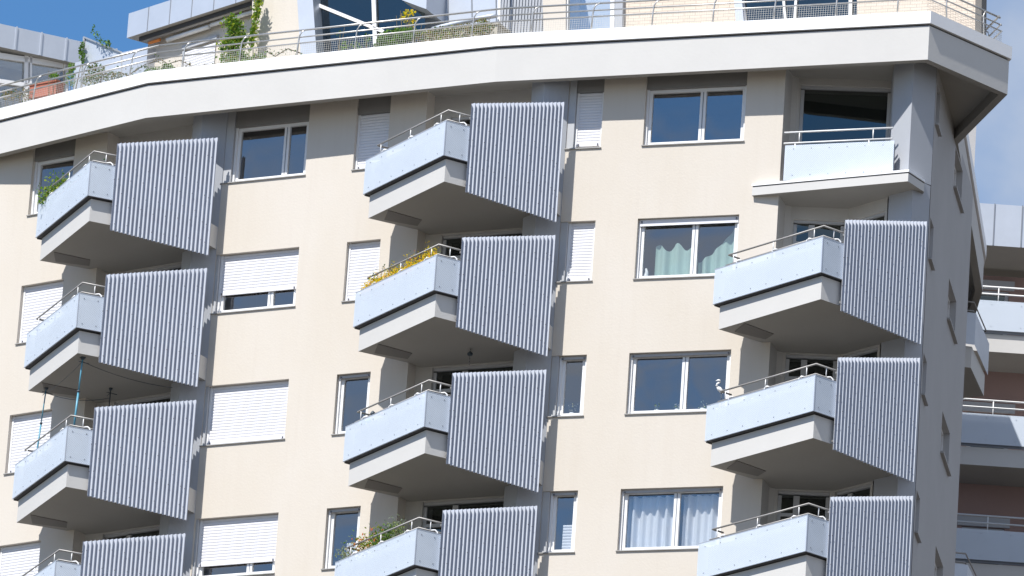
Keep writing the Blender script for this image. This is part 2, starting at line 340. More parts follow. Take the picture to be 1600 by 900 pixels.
def slats(mb, W, s0, s1, z0, z1, d, m):
    """roller shutter curtain: rounded slats"""
    n = max(1, round((z1-z0)/.062)); h = (z1-z0)/n
    for i in range(n):
        b = z0+i*h; prof = [(0, .006), (.18, .001), (.5, -.002), (.8, .001), (.95, .006), (1, .010)]
        for (k0, e0), (k1, e1) in zip(prof, prof[1:]):
            mb.face([W.p(s0, b+h*k0, d+e0), W.p(s1, b+h*k0, d+e0), W.p(s1, b+h*k1, d+e1), W.p(s0, b+h*k1, d+e1)], m)
def window(W, s0, s1, z0, z1, kind, split=None, shut=0.0, top=False, smat='shutter', fm='frame', gm='glass', rev=.15, ajar=False, box=False, leftpanel=0):
    """kind: 'glass' or 'closed'; shut = share of the opening covered by the roller shutter; top = housing under the soffit"""
    fr = MB(); e = .003; zt = z1; ob = W.p((s0+s1)/2, z0, rev)
    if leftpanel:
        fr.prism([W.q(s0+e, .02), W.q(s0+leftpanel, .02), W.q(s0+leftpanel, rev+.06), W.q(s0+e, rev+.06)], z0+e, (Z0+1.773 if top else z1-e), 'frame_g'); s0 += leftpanel+e
    if top:                                            # grey infill between frame and soffit
        fr.prism([W.q(s0+e, .05), W.q(s1-e, .05), W.q(s1-e, rev+.05), W.q(s0+e, rev+.05)], zt, Z0+1.775, 'infill')
    # shutter guides and outer frame
    fw = .065; hb = .085
    o = [(s0+e, s0+e+.045), (s1-e-.045, s1-e)]
    for a, b in o: fr.prism([W.q(a, rev-.065), W.q(b, rev-.065), W.q(b, rev), W.q(a, rev)], z0+.02, zt-e, fm)
    a, b = s0+.05, s1-.05; zb = z0+.03
    fr.prism([W.q(a, rev-.02), W.q(b, rev-.02), W.q(b, rev+.05), W.q(a, rev+.05)], zb, zb+fw+.01, fm)
    fr.prism([W.q(a, rev-.02), W.q(b, rev-.02), W.q(b, rev+.05), W.q(a, rev+.05)], zt-fw-e, zt-e, fm)
    sp = [a]+([a+(b-a)*split] if split else [])+[b]
    panes = []
    for k in range(len(sp)):
        c = sp[k]; x0, x1 = (c, c+fw) if k == 0 else ((c-fw, c) if k == len(sp)-1 else (c-fw*.95, c+fw*.95))
        fr.prism([W.q(x0, rev-.02), W.q(x1, rev-.02), W.q(x1, rev+.05), W.q(x0, rev+.05)], zb+fw+.011, zt-fw-e-.001, fm)
        if 0 < k < len(sp)-1: fr.prism([W.q(c-.008, rev-.026), W.q(c+.008, rev-.026), W.q(c+.008, rev-.0205), W.q(c-.008, rev-.0205)], zb+fw+.02, zt-fw-.02, 'seam')
    for k in range(len(sp)-1):
        x0 = sp[k]+fw*(1 if k == 0 else .95); x1 = sp[k+1]-fw*(1 if k == len(sp)-2 else .95); panes.append((x0, x1))
    root = fr.build('window', B, origin=ob)
    for x0, x1 in panes:
        g = MB(); g.face([W.p(x0-.01, zb+fw, rev+.02), W.p(x1+.01, zb+fw, rev+.02), W.p(x1+.01, zt-fw, rev+.02), W.p(x0-.01, zt-fw, rev+.02)], gm)
        g.build('pane', root, origin=W.p((x0+x1)/2, z0, rev))
    rm = MB(); D = 1.6                                  # the dim room behind
    P = lambda s_, z, d: W.p(s_, z, d)
    x0, x1, zz0, zz1 = s0+.01, s1-.01, z0+.01, zt-.01; d0, d1 = rev+.055, rev+D
    for q in ([P(x0, zz0, d1), P(x1, zz0, d1), P(x1, zz1, d1), P(x0, zz1, d1)], [P(x0, zz0, d0), P(x1, zz0, d0), P(x1, zz0, d1), P(x0, zz0, d1)],
              [P(x0, zz1, d1), P(x1, zz1, d1), P(x1, zz1, d0), P(x0, zz1, d0)], [P(x0, zz0, d0), P(x0, zz0, d1), P(x0, zz1, d1), P(x0, zz1, d0)], [P(x1, zz0, d1), P(x1, zz0, d0), P(x1, zz1, d0), P(x1, zz1, d1)]):
        rm.face(q, 'room')
    if kind == 'glass': rm.build('room_interior', root, origin=W.p((s0+s1)/2, z0, rev+.5))
    if shut > 0:
        sh = MB(); zl = zt-(zt-z0-.04)*shut; zl = max(zl, z0+.035)
        slats(sh, W, s0+.035, s1-.035, zl+.05, zt-e-.002, rev-.05, smat)
        sh.prism([W.q(s0+.033, rev-.062), W.q(s1-.033, rev-.062), W.q(s1-.033, rev-.03), W.q(s0+.033, rev-.03)], zl, zl+.052, smat)
        for x in (s0+.09, s1-.09): sh.prism([W.q(x-.012, rev-.08), W.q(x+.012, rev-.08), W.q(x+.012, rev-.063), W.q(x-.012, rev-.063)], zl+.005, zl+.05, 'bolt')
        sh.build('roller_shutter', root, origin=W.p((s0+s1)/2, zt, rev))
    elif not top:
        sh = MB(); hh = .10
        sh.prism([W.q(s0+.033, rev-.085), W.q(s1-.033, rev-.085), W.q(s1-.033, rev-.0655), W.q(s0+.033, rev-.0655)], zt-hh*(.5 if not box else 1.25)-.02, zt-e-.012, smat if box else 'shutter_g')
        for x in (s0+.07, s1-.07): sh.prism([W.q(x-.014, rev-.1), W.q(x+.014, rev-.1), W.q(x+.014, rev-.086), W.q(x-.014, rev-.086)], zt-.08, zt-.04, 'bolt')
        sh.build('roller_shutter', root, origin=W.p((s0+s1)/2, zt, rev))
    sl = MB(); sl.prism([W.q(s0-leftpanel-.02, -.03), W.q(s1+.02, -.03), W.q(s1+.02, rev-.07), W.q(s0-leftpanel-.02, rev-.07)], z0-.014, z0+.006, 'sill')
    sl.build('sill', root, origin=W.p((s0+s1)/2, z0, 0))
    return root

ZW0, ZW1 = .20, 1.49
holes = {1: [], 2: [], 3: []}
WINS = []
def addwin(wi, W, s0, s1, n, kind, **k):
    z0, z1 = lvl(n, ZW0, ZW1); top = n == 0
    holes[wi].append((s0, s1, z0, z1 if not top else Z0+1.775)); WINS.append((W, s0, s1, z0, z1-(.06 if top else 0), kind, dict(k, top=top)))
# left of balcony column A
addwin(1, W1, -1.15, -.03, 0, 'glass', split=None)
for n in (1, 2, 3): addwin(1, W1, -1.15, -.03, n, 'closed', shut=1)
# between A and B
addwin(2, W2, -.02, 1.93, 0, 'glass', split=.69, leftpanel=.2)
addwin(2, W2, 0, 1.93, 1, 'glass', split=.66, shut=.70, leftpanel=.07)
addwin(2, W2, 0, 1.93, 2, 'closed', split=.66, shut=1, leftpanel=.07)
addwin(2, W2, .03, 1.93, 3, 'glass', split=.66, shut=.80, leftpanel=.05)
addwin(2, W2, 3.03, 3.80, 0, 'closed', shut=1, smat='shutter')
addwin(2, W2, 3.03, 3.80, 1, 'closed', shut=1)
addwin(2, W2, 3.03, 3.80, 2, 'glass')
addwin(2, W2, 3.03, 3.80, 3, 'glass')
# between B and C
for n in range(4): addwin(3, W3, 0.0, .74, n, 'closed' if n < 2 else 'glass', shut=(.97 if n == 0 else 1) if n < 2 else 0, leftpanel=.15)
addwin(3, W3, 1.63, 3.75, 0, 'glass', split=.56)
addwin(3, W3, 1.63, 3.75, 1, 'glass', split=.56, box=True)
addwin(3, W3, 1.63, 3.75, 2, 'glass', split=.54)
addwin(3, W3, 1.63, 3.75, 3, 'glass', split=.54)
wallseg(W1, -7, .83, holes[1]); wallseg(W2, 0, 4.64, holes[2]); wallseg(W3, 0, 4.55, holes[3])
for a in WINS: window(*a[:6], **a[6])

# ---------------- loggias behind the balconies
class LW(Wall):
    def __init__(s, a, b):
        d = V2(*b)-V2(*a); s.L = d.length; s.t = d.normalized(); s.n = V2(-s.t.y, s.t.x); s.o = V2(*a); s.ang = math.degrees(math.atan2(s.t.y, s.t.x))
def loggia(c, Wl, sl, back, lv=(0, 1, 2, 3), z0=ZB, z1=ZT, full=False):
    """back = plan points from behind the left corner to behind the right column"""
    pts = [Wl.q(sl)]+back; ZL0, ZL1 = z0, z1
    for i, (a, b) in enumerate(zip(pts, pts[1:])):
        W = LW(a, b); hs = []
        if W.L > .85:
            for n in lv:
                z0, z1 = lvl(n, -.85, 1.585)
                if n == 0: z1 = Z0+(1.62 if full else 1.30)
                hs.append((.06, W.L-(.02 if full else .06), z0, z1))
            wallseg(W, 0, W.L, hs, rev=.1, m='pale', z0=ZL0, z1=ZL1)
            for h in hs:
                fr = MB(); rv = .1; a0, a1 = h[0]+.003, h[1]-.003
                xs = [a0, a0+(a1-a0)*.36, a1]
                def bx(x0, x1, zz0, zz1, dd=0): fr.prism([W.q(x0, rv-.04-dd), W.q(x1, rv-.04-dd), W.q(x1, rv+.03), W.q(x0, rv+.03)], zz0, zz1, 'frame_g')
                bx(a0, a1, h[2]+.003, h[2]+.08); bx(a0, a1, h[3]-.055, h[3]-.003)
                bx(a0, a0+.07, h[2]+.081, h[3]-.091); bx(a1-.07, a1, h[2]+.081, h[3]-.091); 
                if not full: bx(xs[1]-.06, xs[1]+.06, h[2]+.081, h[3]-.091); bx(xs[0]+.071, xs[1]-.061, h[3]-.52, h[3]-.45)
                r = fr.build('terrace_door', B, origin=W.p((a0+a1)/2, h[2], rv))
                g = MB(); g.face([W.p(a0+.05, h[2]+.06, rv), W.p(a1-.05, h[2]+.06, rv), W.p(a1-.05, h[3]-.07, rv), W.p(a0+.05, h[3]-.07, rv)], 'glass_d'); g.build('pane', r, origin=W.p((a0+a1)/2, h[2], rv))
                k = MB(); k.face([W.p(a0, h[2], .5), W.p(a1, h[2], .5), W.p(a1, h[3], .5), W.p(a0, h[3], .5)], 'dark_room'); k.build('room_interior', r, origin=W.p((a0+a1)/2, h[2], .5))
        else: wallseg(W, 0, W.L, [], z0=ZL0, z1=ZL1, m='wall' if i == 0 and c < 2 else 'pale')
def inner(W, s_, d): return W.q(s_, d)
kA, kB, kC = W1.q(.83), W2.q(4.64), W3.q(4.55)
loggia(0, W1, .83, [W1.q(.83, .38), W1.q(1.2, .42), W2.q(-.75, .45), W2.q(-.75, .2)])
loggia(1, W2, 4.64, [W2.q(4.64, .34), W2.q(4.95, .36), W3.q(-.78, .55), W3.q(-.78, .2)])
loggia(2, W3, 4.55, [(5.36, 147.93), (5.48, 148.0), (6.62, 147.90), (7.36, 147.05)], lv=(1, 2, 3, 4), z1=Z0-1.0)
loggia(2, W3, 4.55, [(5.36, 147.93), (5.48, 148.02), (7.38, 147.85)], lv=(0,), z0=Z0-1.0, full=True)
# fin closing each loggia side wall behind W2/W3 start
# side wall facing right with small high windows, then the far rear wing
fars = 8.0
s_, _ = onw(W4, 1504, 640); fars = s_
hs = []
for n in range(5):
    for a, b in ((.62, 1.25), (4.35, 5.85)):
        z0, z1 = lvl(n, .62, 1.49); hs.append((a, b, z0, z1))
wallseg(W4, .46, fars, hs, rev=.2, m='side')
for h in hs:
    fr = MB(); W = W4; rv = .16
    fr.prism([W.q(h[0]+.003, rv-.03), W.q(h[1]-.003, rv-.03), W.q(h[1]-.003, rv+.03), W.q(h[0]+.003, rv+.03)], h[2]+.003, h[2]+.07, 'frame'); fr.prism([W.q(h[0]+.003, rv-.03), W.q(h[1]-.003, rv-.03), W.q(h[1]-.003, rv+.03), W.q(h[0]+.003, rv+.03)], h[3]-.07, h[3]-.003, 'frame')
    for x in (h[0]+.003, (h[0]+h[1])/2-.04, h[1]-.073): fr.prism([W.q(x, rv-.03), W.q(x+.07, rv-.03), W.q(x+.07, rv+.03), W.q(x, rv+.03)], h[2]+.071, h[3]-.071, 'frame')
    r = fr.build('side_window', B, origin=W.p((h[0]+h[1])/2, h[2], rv))
    g = MB(); g.face([W.p(h[0]+.02, h[2]+.02, rv+.01), W.p(h[1]-.02, h[2]+.02, rv+.01), W.p(h[1]-.02, h[3]-.02, rv+.01), W.p(h[0]+.02, h[3]-.02, rv+.01)], 'glass'); g.build('pane', r, origin=W.p(h[0], h[2], rv))
    k = MB(); k.face([W.p(h[0], h[2], .4), W.p(h[1], h[2], .4), W.p(h[1], h[3], .4), W.p(h[0], h[3], .4)], 'dark_room'); k.build('room_interior', r, origin=W.p(h[0], h[2], .4))
    sl = MB(); sl.prism([W.q(h[0]-.04, -.07), W.q(h[1]+.04, -.07), W.q(h[1]+.04, .12), W.q(h[0]-.04, .12)], h[2]-.03, h[2]+.01, 'sill'); sl.build('sill', r, origin=W.p(h[0], h[2], 0))
far = W4.q(fars)
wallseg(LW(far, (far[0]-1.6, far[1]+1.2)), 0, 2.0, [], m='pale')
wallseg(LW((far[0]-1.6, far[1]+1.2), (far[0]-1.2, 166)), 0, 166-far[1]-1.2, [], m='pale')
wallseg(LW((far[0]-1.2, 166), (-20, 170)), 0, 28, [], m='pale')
wallmb.build('wall', B, origin=(0, 150, 25))

# ---------------- columns at the right of each loggia (grey-blue paint)
for c, W in ((0, W2), (1, W3)):
    m = MB(); m.prism([W.q(-.003, .0), W.q(-.45, -.25), W.q(-.8, 0), W.q(-.8, .8), W.q(-.003, .8)], ZB, Z0+1.78, 'column'); m.build('column', B, origin=W.p(-.4, ZB, 0))
m = MB(); m.prism([(7.35, 146.90), (7.71, 146.45), (8.195, 146.87), (8.195, 147.9), (7.35, 147.9)], Z0-.745, Z0+1.78, 'column'); m.build('column', B, origin=(7.7, 146.6, Z0))
m = MB(); m.prism([(7.38, 146.95), (7.82, 146.50), (8.19, 146.865), (8.19, 147.9), (7.38, 147.9)], ZB, Z0-.765, 'column'); m.build('column', B, origin=(7.7, 146.6, ZB))

# ---------------- balconies
def make_balcony():
    s = MB()
    # slab with upstand, its underside, and a dark panel painting the shade of a recess by the left return
    zt, zb = -.76, -1.24
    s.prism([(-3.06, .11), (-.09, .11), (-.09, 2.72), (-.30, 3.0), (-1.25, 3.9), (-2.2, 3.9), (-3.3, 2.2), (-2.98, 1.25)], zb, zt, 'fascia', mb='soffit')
    s.prism([(-3.145, .03), (-3.101, .03), (-3.101, .18), (-2.93, .18), (-2.90, 1.26), (-3.145, 1.14)], -.757, -.737, 'dark_gap')  # added plate that blocks sun slipping under the left return
    s.prism([(-3.10, .022), (-.022, .022), (-.022, 2.6), (-.15, 2.6), (-.15, .17), (-3.10, .17)], -.743, -.736, 'dark_gap')  # dark plate painting the shaded gap under the parapet; also stops light
    s.prism([(-2.35, .16), (-2.39, .98), (-2.76, 1.10), (-2.90, .40)], zb-.012, zb-.001, 'post_recess_dark')
    root = s.build('balcony')
    # perforated parapet: front sheet and side sheet, thin returns, screws
    p = MB(); z0, z1 = -.72, 0; t = .012
    def sheet(a, b, nrm, u0):
        L_ = (Vector(b)-Vector(a)).length; n = Vector((*nrm, 0)); A = Vector((*a, z0)); Bv = Vector((*b, z0)); up = Vector((0, 0, z1-z0))
        uv = [(u0, 0), (u0+L_, 0), (u0+L_, z1-z0), (u0, z1-z0)]
        p.face([A, Bv, Bv+up, A+up], 'perf', uv=uv)
    sheet((-3.15, 0), (0, 0), (0, -1), 0); sheet((0, 0), (0, 2.66), (1, 0), 3.15)
    p.prism([(-3.15, .002), (-3.138, .002), (-3.138, 1.13), (-3.15, 1.12)], z0-.012, z1, 'metal')
    p.prism([(-3.14, .012), (-.012, .012), (-.012, 2.6), (-.018, 2.6), (-.018, .018), (-3.14, .018)], -.715, -.56, 'seam')  # added unseen strip that stops sun leaking through the lower holes
    # folded edges
    p.prism([(-3.156, -.004), (.004, -.004), (.004, .02), (-3.156, .02)], z0-.012, z0, 'metal'); p.prism([(-.02, .021), (.004, .021), (.004, 2.66), (-.02, 2.66)], z0-.012, z0, 'metal')
    p.prism([(-3.156, -.004), (.004, -.004), (.004, .02), (-3.156, .02)], z1, z1+.012, 'metal'); p.prism([(-.02, .021), (.004, .021), (.004, 2.66), (-.02, 2.66)], z1, z1+.012, 'metal')
    p.prism([(-.012, -.005), (.005, -.005), (.005, .012), (-.012, .012)], z0, z1, 'metal')
    for i in range(7):
        x = -.25-i*.45
        for z in (z0+.09, z1-.09): p.disc((x, -.001, z), (0, -1, 0), .011, 'rivet')
    for y in (.12, .42):
        for z in (z0+.09, z1-.09): p.disc((.001, y, z), (1, 0, 0), .012, 'rivet')
    p.build('parapet_panel', root)
    # solid lining set back behind the sheets, closing off the view from below
    q = MB(); q.prism([(-2.98, .13), (-.13, .13), (-.13, 2.62), (-.16, 2.62), (-.16, .16), (-2.98, .16)], -.734, -.06, 'seam'); q.build('parapet_lining', root)
    # rails
    r = MB(); i0 = .09
    r.tube([(-2.86, i0+.28, .27), (-2.86, i0, .27), (-i0, i0, .27), (-i0, 1.2, .27)], .020, 'rail_d')
    r.tube([(-2.92, i0+.12, .065), (-2.92, i0, .065), (-i0, i0, .065), (-i0, 1.2, .065)], .018, 'rail_d')
    for x in (-2.72, -1.55, -.36): r.tube([(x, i0, .06), (x, i0, .27)], .010, 'rail_w', 5)
    r.tube([(-i0, .36, .06), (-i0, .36, .27)], .010, 'rail_w', 5)
    r.build('handrail', root)
    for x in (-2.55, -1.5, -.5):                       # curved brackets from the parapet to the lower rail
        k = MB(); k.tube([(x, .03, -.25), (x, .03, -.02), (x, .035, .05), (x+.03, .06, .085), (x+.08, .09, .07)], .017, 'rail_w', 6); k.build('bracket', root)
    k = MB(); k.tube([(-.03, .50, -.25), (-.03, .50, -.02), (-.035, .49, .05), (-.06, .45, .085), (-.09, .38, .07)], .017, 'rail_w', 6); k.build('bracket', root)
    # corrugated privacy screen, trapezoid: top edge climbs towards the wall
    c = MB(); v0, v1 = .52, 2.68; n = 24; amp = .034; sub = 10; pts = []
    for i in range(n*sub+1):
        f = i/(n*sub); v = v0+(v1-v0)*f; u = .030+amp*cos(2*pi*n*f); tri = u
        pts.append((tri, v, -1.385-.13*f, .49+.56*f))
    base = len(c.v); mi = c.m('screen')
    for (u, v, a, b) in pts: c.v += [(u, v, a), (u, v, b)]
    for i in range(len(pts)-1):
        j = base+2*i; c.f.append((j, j+2, j+3, j+1)); c.mi.append(mi); c.sm.append(True)
    for k_ in range(n):
        v = v0+(v1-v0)*(k_+.0)/n; f = k_/n
        if k_ % 3 == 1 or k_ in (0, n-1):
            for zz in (.30, -.28, -.86, -1.25):
                z_ = zz+(.32*f if zz > 0 else 0)+((k_*37 % 5)-2)*.012; c.disc((.030+amp, v, z_), (1, 0, 0), .010, 'bolt', h=.006)
        elif k_ % 3 == 2:
            for zz in (.02, -.60): c.disc((.030+amp, v, zz+((k_*17 % 5)-2)*.012), (1, 0, 0), .009, 'bolt', h=.006)
    c.bar((.012, v1+.005, -1.515), (.012, v1+.005, 1.05), .05, .02, 'screen')
    # horizontal carrier rails behind the sheet
    for zz in (.2, -.5, -1.2): c.bar((-.02, v0+.03, zz), (-.02, v1-.02, zz), .03, .04, 'rail_d')
    c.build('privacy_screen', root)
    return root
def dup(o, parent=None):
    c = o.copy(); COL.objects.link(c); c.parent = parent
    for ch in [x for x in PARTS[o.name]]:
        d = ch.copy(); COL.objects.link(d); d.parent = c
    return c
bal0 = make_balcony(); PARTS = {bal0.name: [o for o in bpy.data.objects if o.parent == bal0]}
first = True
for c in range(3):
    for n in range(5):
        if c == 2 and n == 0: continue
        o = bal0 if first else dup(bal0)
        first = False
        x, y, a = BAY[c]; o.parent = B; o.location = Vector((x, y, Z0-n*H))-Vector(B.location); o.rotation_euler = (0, 0, a)

# ---------------- top right terrace: canopy slab, parapet, rails
m = MB()
poly = [(4.66, 147.50), (7.69, 146.02), (8.05, 146.58), (7.9, 148.2), (5.0, 148.2)]
def scalep(pl, k, c=(6.6, 147.4)): return [(c[0]+(x-c[0])*k, c[1]+(y-c[1])*k) for x, y in pl]
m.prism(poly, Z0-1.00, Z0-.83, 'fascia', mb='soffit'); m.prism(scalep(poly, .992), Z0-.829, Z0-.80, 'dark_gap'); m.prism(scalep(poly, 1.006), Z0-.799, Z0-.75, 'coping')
m.build('canopy_slab', B, origin=(6.4, 147.2, Z0-.9))
a, b = V2(5.26, 147.20), V2(7.40, 146.47); dd = (b-a).normalized(); nn = V2(-dd.y, dd.x)
p = MB(); z0, z1 = Z0-.74, Z0
p.face([(a.x, a.y, z0), (b.x, b.y, z0), (b.x, b.y, z1), (a.x, a.y, z1)], 'perf', uv=[(0, 0), ((b-a).length, 0), ((b-a).length, .74), (0, .74)])
for i in range(6):
    q = a+dd*(.18+i*.37)
    for z in (z0+.1, z1-.08): p.disc((q.x, q.y, z), (-nn.x, -nn.y, 0), .011, 'rivet')
q0 = a+nn*.04; q1 = b+nn*.04
p.prism([(q0.x, q0.y), (q1.x, q1.y), ((b+nn*.09).x, (b+nn*.09).y), ((a+nn*.09).x, (a+nn*.09).y)], z0, z1-.05, 'seam')
p.build('parapet_panel', B, origin=(6.3, 146.9, z0))
r = MB()
ra, rb = a+nn*.07-dd*.05, b+nn*.07-dd*.06
for z, rr in ((Z0+.30, .019), (Z0+.07, .019)): r.tube([(ra.x, ra.y, z), (rb.x, rb.y, z)], rr, 'rail_w')
for f in (.14, .82):
    q = ra+(rb-ra)*f; r.tube([(q.x, q.y, Z0+.07), (q.x, q.y, Z0+.30)], .012, 'rail_w'); q2 = q-dd*.08; r.tube([(q2.x, q2.y, Z0-.2), (q2.x, q2.y, Z0+.07)], .014, 'rail_w')
r.build('handrail', B, origin=(6.3, 146.9, Z0))

# ---------------- cornice: fascia ring, joint, white coping, recessed soffit
CP = [(-17.5, 161.3), (-10.95, 155.3), (-7.81, 152.45), (-.63, 148.85), (7.95, 145.86), (9.68, 147.55), (8.92, 150.66), (10.15, 159.86), (10.1, 163.0)]
# the same line pushed outward / inward
def offs(pl, d):
    out = []
    for i, p_ in enumerate(pl):
        p0 = V2(*p_); dirs = []
        if i > 0: dirs.append((p0-V2(*pl[i-1])).normalized())
        if i < len(pl)-1: dirs.append((V2(*pl[i+1])-p0).normalized())
        ns = [V2(-t.y, t.x) for t in dirs]
        if len(ns) == 1: q = p0+ns[0]*d
        else:
            nm = (ns[0]+ns[1]).normalized(); q = p0+nm*(d/max(.35, nm.dot(ns[0])))
        out.append((q.x, q.y))
    return out
def band(mb, d0, d1, z0, z1, m, mb_=None, pl=CP):
    a = offs(pl, d0); b = offs(pl, d1)
    for i in range(len(pl)-1):
        P = lambda p_, z: (p_[0], p_[1], z)
        mb.face([P(a[i], z0), P(a[i+1], z0), P(a[i+1], z1), P(a[i], z1)], m)
        mb.face([P(b[i+1], z0), P(b[i], z0), P(b[i], z1), P(b[i+1], z1)], mb_ or m)
        mb.face([P(a[i], z1), P(a[i+1], z1), P(b[i+1], z1), P(b[i], z1)], m)
        mb.face([P(b[i], z0), P(b[i+1], z0), P(a[i+1], z0), P(a[i], z0)], mb_ or m)
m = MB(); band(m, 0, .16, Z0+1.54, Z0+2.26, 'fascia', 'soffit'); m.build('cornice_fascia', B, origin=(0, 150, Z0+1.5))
m = MB(); band(m, .03, .2, Z0+2.261, Z0+2.30, 'dark_gap'); m.build('cornice_joint', B, origin=(0, 150, Z0+2.2))
m = MB(); band(m, -.045, .30, Z0+2.301, Z0+2.56, 'coping'); m.build('coping', B, origin=(0, 150, Z0+2.3))
m = MB(); inn = offs(CP, .155)
m.face([(x, y, Z0+1.77) for x, y in inn[::-1]]+[(-17, 166, Z0+1.77)][:0]+[(-17.5, 168, Z0+1.77), (9, 168, Z0+1.77)], 'soffit')
m.face([(x, y, Z0+2.2) for x, y in inn]+[(9, 168, Z0+2.2), (-17.5, 168, Z0+2.2)], 'stone')
m.build('roof_deck', B, origin=(0, 150, Z0+1.8))

# ---------------- roof railing with wire grid
RL = offs(CP[:-1], .13); zc = Z0+2.56
def rail_run(a, b, first=False, mesh=True, hgt=(.66, .49, .35), spacing=1.32):
    A = V2(*a); Bq = V2(*b); t = (Bq-A).normalized(); n = V2(-t.y, t.x); Lr = (Bq-A).length
    r = MB()
    for k_, hh in enumerate(hgt):
        o = n*(.10 if k_ == 0 else (.055 if k_ == 1 else .035))
        r.tube([(A.x+o.x, A.y+o.y, zc+hh), (Bq.x+o.x, Bq.y+o.y, zc+hh)], .021 if k_ == 0 else .016, 'rail')
    r.build('roof_rail', B, origin=(A.x, A.y, zc))
    cnt = max(1, round(Lr/spacing))
    for i in range(cnt):
        q = A+t*(Lr*(i+.5)/cnt); pp = MB()
        def P(al, inn_, z): w_ = q+t*al+n*inn_; return (w_.x, w_.y, zc+z)
        pp.tube([P(0, 0, -.02), P(.0, .03, .35), P(.01, .045, .52), P(.05, .06, .61), P(.12, .10, .66)], .016, 'rail', 6)
        pp.build('railing_post', B, origin=(q.x, q.y, zc))
    if mesh:
        g = MB(); o = n*.02
        g.face([(A.x+o.x, A.y+o.y, zc+.02), (Bq.x+o.x, Bq.y+o.y, zc+.02), (Bq.x+o.x+n.x*.02, Bq.y+o.y+n.y*.02, zc+hgt[2]), (A.x+o.x+n.x*.02, A.y+o.y+n.y*.02, zc+hgt[2])], 'mesh', uv=[(0, 0), (Lr, 0), (Lr, .34), (0, .34)])
        g.build('wire_mesh', B, origin=(A.x, A.y, zc))
for a, b in zip(RL, RL[1:]): rail_run(a, b)

# ---------------- penthouse on the roof (setback storey)
P1 = Wall(W1.q(0, 1.9), -36); P2 = Wall(W2.q(0, 1.7), -27); P3 = Wall(W3.q(0, 1.7), -18.7)
def pq(name, W, px, m, d=0, th=.12, parent=B, uvm=False):
    pts = [pw(W, x, y, d) for x, y in px]; mb = MB(); nv = Vector((W.n.x, W.n.y, 0))*th
    uv = None
    if uvm: uv = [((V2(p_.x, p_.y)-W.o).dot(W.t), p_.z-Z0) for p_ in pts]
    mb.extr(pts, nv, m, uv); c = sum(pts, Vector())/len(pts); return mb.build(name, parent, origin=c)
def pbar(mb, W, a, b, wpx, m, d=0, th=.06):
    A = pw(W, *a, d); Bv = pw(W, *b, d); mb.bar(A, Bv, wpx, th, m, up=(-W.n.x, -W.n.y, 0))
# seg 3, right: cream panels, glazed bays, tiled walls
pq('penthouse_wall', P3, [(846, -70), (884, -70), (884, 75), (850, 75)], 'wall', d=0, th=2)
pq('penthouse_wall', P3, [(974, -70), (1144, -70), (1156, 60), (974, 66)], 'tile', d=0, th=.3, uvm=True)
pq('penthouse_wall', P3, [(1338, -70), (1529, -70), (1527, 60), (1340, 60)], 'tile', d=0, th=.3, uvm=True)
pq('metal_post', P3, [(1141, -70), (1154, -70), (1164, 60), (1152, 60)], 'metal', d=-.06, th=.35)
pq('corner_post', P3, [(1525, -70), (1535, -70), (1533, 70), (1523, 70)], 'post_recess_dark', d=-.10, th=.4)
pq('corner_pipe', P3, [(962, -70), (974, -70), (972, 66), (960, 66)], 'column', d=-.12, th=.12)
def glazed(W, px, mull, gm='glass_d', room='dark_room', d=.12, curtain=None):
    r = pq('glazed_bay', W, px, gm, d=d, th=.004, parent=B)
    for (a, b, wd) in mull: mm_ = MB(); pbar(mm_, W, a, b, wd, 'frame', d=d-.04); mm_.build('mullion', r, origin=pw(W, *a, d))
    pq('room_interior', W, px, room, d=d+.9, th=.02, parent=r)
    return r
glazed(P3, [(884, -70), (961, -70), (959, 70), (884, 72)], [((886, -70), (884, 72), .09), ((958, -70), (957, 70), .09)], gm='glass', room='curtain')
glazed(P3, [(1154, -70), (1340, -70), (1342, 62), (1162, 62)], [((1158, -20), (1167, 60), .07), ((1222, -30), (1230, 60), .05), ((1246, -30), (1240, 60), .05), ((1330, -30), (1328, 60), .07)])
# middle: zinc-clad panels, ribbed wall
zc_ = pq('zinc_wall', P2, [(662, -70), (782, -70), (784, 70), (664, 70)], 'metal', d=.5, th=.1)
sm = MB()
for x in (700, 737, 775): pbar(sm, P2, (x-1, -70), (x+1, 60), .018, 'seam', d=.49, th=.02)
sm.build('panel_seam', B, origin=pw(P2, 737, 0, .5))
rb_ = MB(); Wq = P2.off(.35); sa, _ = onw(Wq, 783, 20); sb_, _ = onw(Wq, 850, 20); nrb = 14
for i in range(nrb):
    a_ = sa+(sb_-sa)*i/nrb; b_ = sa+(sb_-sa)*(i+.6)/nrb
    rb_.prism([Wq.q(a_, 0), Wq.q(b_, 0), Wq.q(b_, .03), Wq.q(a_, .03)], Z0+2.2, Z0+5.2, 'column')
rb_.prism([Wq.q(sa, .031), Wq.q(sb_, .031), Wq.q(sb_, .12), Wq.q(sa, .12)], Z0+2.2, Z0+5.2, 'column'); rb_.build('ribbed_wall', B, origin=Wq.p(sa, Z0+3))
pq('white_post', P2, [(779, -70), (783, -70), (781, 62), (777, 62)], 'frame', d=-.1, th=.05)
# half-round rail of the terrace shed, concrete trough rim
ms = MB(); ms.tube([pw(P2, x, y, -.2) for x, y in ((676, 46), (690, 42), (720, 35), (760, 27), (776, 24))], .055, 'metal', 8); ms.build('gutter', B, origin=pw(P2, 720, 35, -.2))
